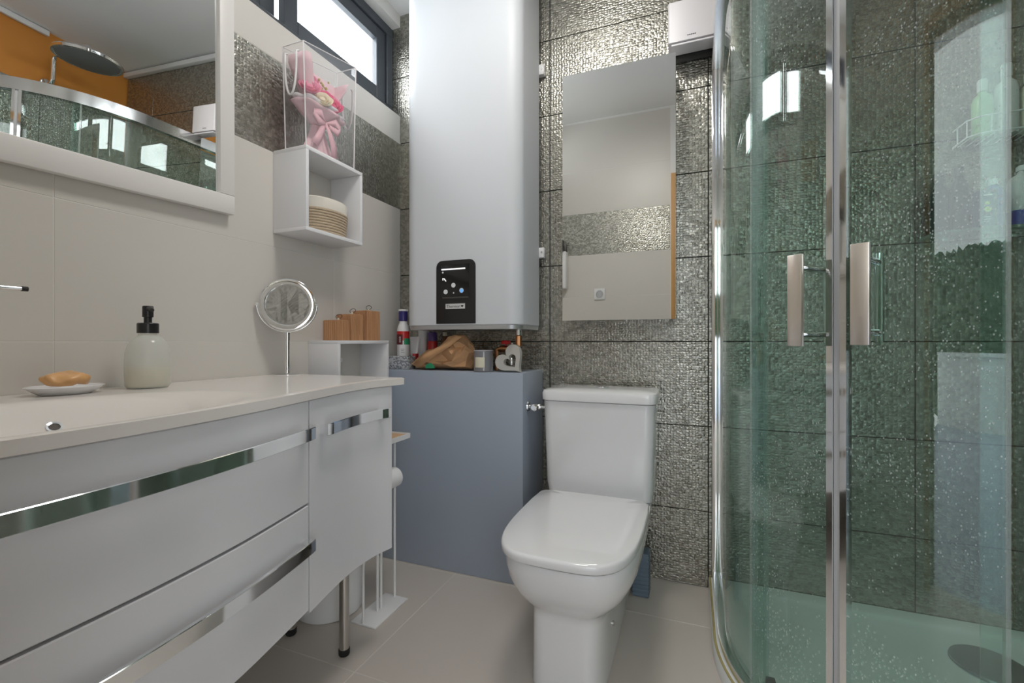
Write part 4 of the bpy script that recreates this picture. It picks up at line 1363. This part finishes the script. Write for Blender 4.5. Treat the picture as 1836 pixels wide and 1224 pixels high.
lathe('lemon_print', [(0, -.1226), (.0055, -.1226), (.0055, -.1222)], (lx_ - .002, 0, SH + .073), M_LEMON, cn, 18, axis='y')
for i in range(3):
    box('white_print', lx_ - .010, lx_ + .010 - i * .003, -.1226, -.1221, SH + .030 - i * .007, SH + .0325 - i * .007, mat('grey_blue_print', (.3, .35, .45), .5), cn)
box('white_print', lx_ - .010, lx_ + .010, -.1226, -.1221, SH + .096, SH + .100, M_PLW, cn)
flat_bottle((2.250, -.060), .046, .04, .135, M_BLUEB, 'blue shampoo bottle with a clear cap on the glass shelf', cap=.022)
wb = flat_bottle((2.315, -.075), .072, .06, .165, M_PLW, 'large white bottle with a blue base band at the right end of the glass shelf', cap=.02)
loft('blue_band', [[(2.315 + a, -.075 + b, SH + z) for a, b in rrect(-.0365, .0365, -.0305, .0305, .021, 4)] for z in (.004, .050)], M_BLUEB, wb, False)

rk = thing('wire_rack', (2.27, -.06, 1.60), 'white wire corner rack above the glass shelf in the shower', 'shelf')
RZ = 1.600
for zz in (RZ, RZ + .052):
    tube('wire', [(2.175, -.004, zz), (2.175, -.085, zz), (2.195, -.108, zz), (2.22, -.115, zz), (W - .004, -.115, zz)], .0028, M_PLW, rk, 8)
for x, y in ((2.175, -.03), (2.175, -.085), (2.22, -.115), (2.262, -.115), (2.304, -.115), (2.345, -.115)):
    tube('wire', [(x, y, RZ), (x, y, RZ + .052)], .002, M_PLW, rk, 6)
for i in range(8):
    x = 2.186 + i * .0235
    tube('wire', [(x, -.004, RZ), (x, -.095 - (.02 if i > 1 else 0), RZ)], .0018, M_PLW, rk, 6)
flat_bottle((2.222, -.062), .048, .042, .135, M_SHAMPOO, 'pale green shampoo bottle with a white cap in the wire rack', base=RZ + .0032, cap=.042)
flat_bottle((2.280, -.060), .05, .042, .17, M_PLW, 'tall white shampoo bottle in the middle of the wire rack', base=RZ + .0032, cap=.045)
flat_bottle((2.333, -.06), .044, .042, .145, M_CREAM, 'cream coloured bottle at the right end of the wire rack', base=RZ + .0032, cap=.03)

sh = thing('rain_shower', (W, -.46, 2.2), 'chrome rain shower head on an arm from the orange wall, seen in the framed mirror', 'shower head')
ax = W - .001; hy = -.42; hx_ = 1.93
lathe('wall_flange', [(.032, ax), (.030, ax - .008), (.012, ax - .012)], (0, hy, 2.32), M_CHROME, sh, 24, axis='x')
tube('arm', [(ax - .01, hy, 2.32), (ax - .05, hy, 2.32), (ax - .065, hy, 2.325), (ax - .075, hy, 2.34), (ax - .075, hy, 2.45), (ax - .085, hy, 2.47), (ax - .10, hy, 2.48), (hx_ + .025, hy, 2.485), (hx_ + .01, hy, 2.48), (hx_, hy, 2.46), (hx_, hy, 2.435)], .0115, M_CHROME, sh, 14)
lathe('rose_plate', [(0, 2.434), (.02, 2.434), (.03, 2.424), (.150, 2.416), (.155, 2.408), (.152, 2.396), (0, 2.396)], (hx_, hy, 0), M_CHROME, sh, 44)
lathe('nozzle_face', [(0, 2.3945), (.135, 2.3945), (.138, 2.3958)], (hx_, hy, 0), mat('grey_nozzle_rubber', (.22, .22, .22), .6), sh, 44)

# ------------------------------------------------------------------ rear wall fittings seen in the tall mirror
sk = thing('wall_socket', (.70, YR, 1.334), 'square white wall socket on the door wall, seen in the tall mirror', 'socket')
box('socket_plate', .657, .743, YR + .0005, YR + .010, 1.291, 1.377, M_PLW, sk, .003)
lathe('socket_ring', [(.030, YR + .0102), (.030, YR + .013), (.022, YR + .013), (.020, YR + .0105), (0, YR + .0105)], (.70, 0, 1.334), M_SILVER, sk, 28, axis='y')
hd = thing('wall_holder', (.42, YR, 1.40), 'white wall holder with a black dryer on top, at the edge of the tall mirror', 'hair dryer')
box('holder_body', .375, .445, YR + .0005, YR + .075, 1.385, 1.68, M_PLW, hd, .008)
box('dryer_body', .385, .435, YR + .01, YR + .12, 1.681, 1.765, M_BLACK, hd, .014, 3)
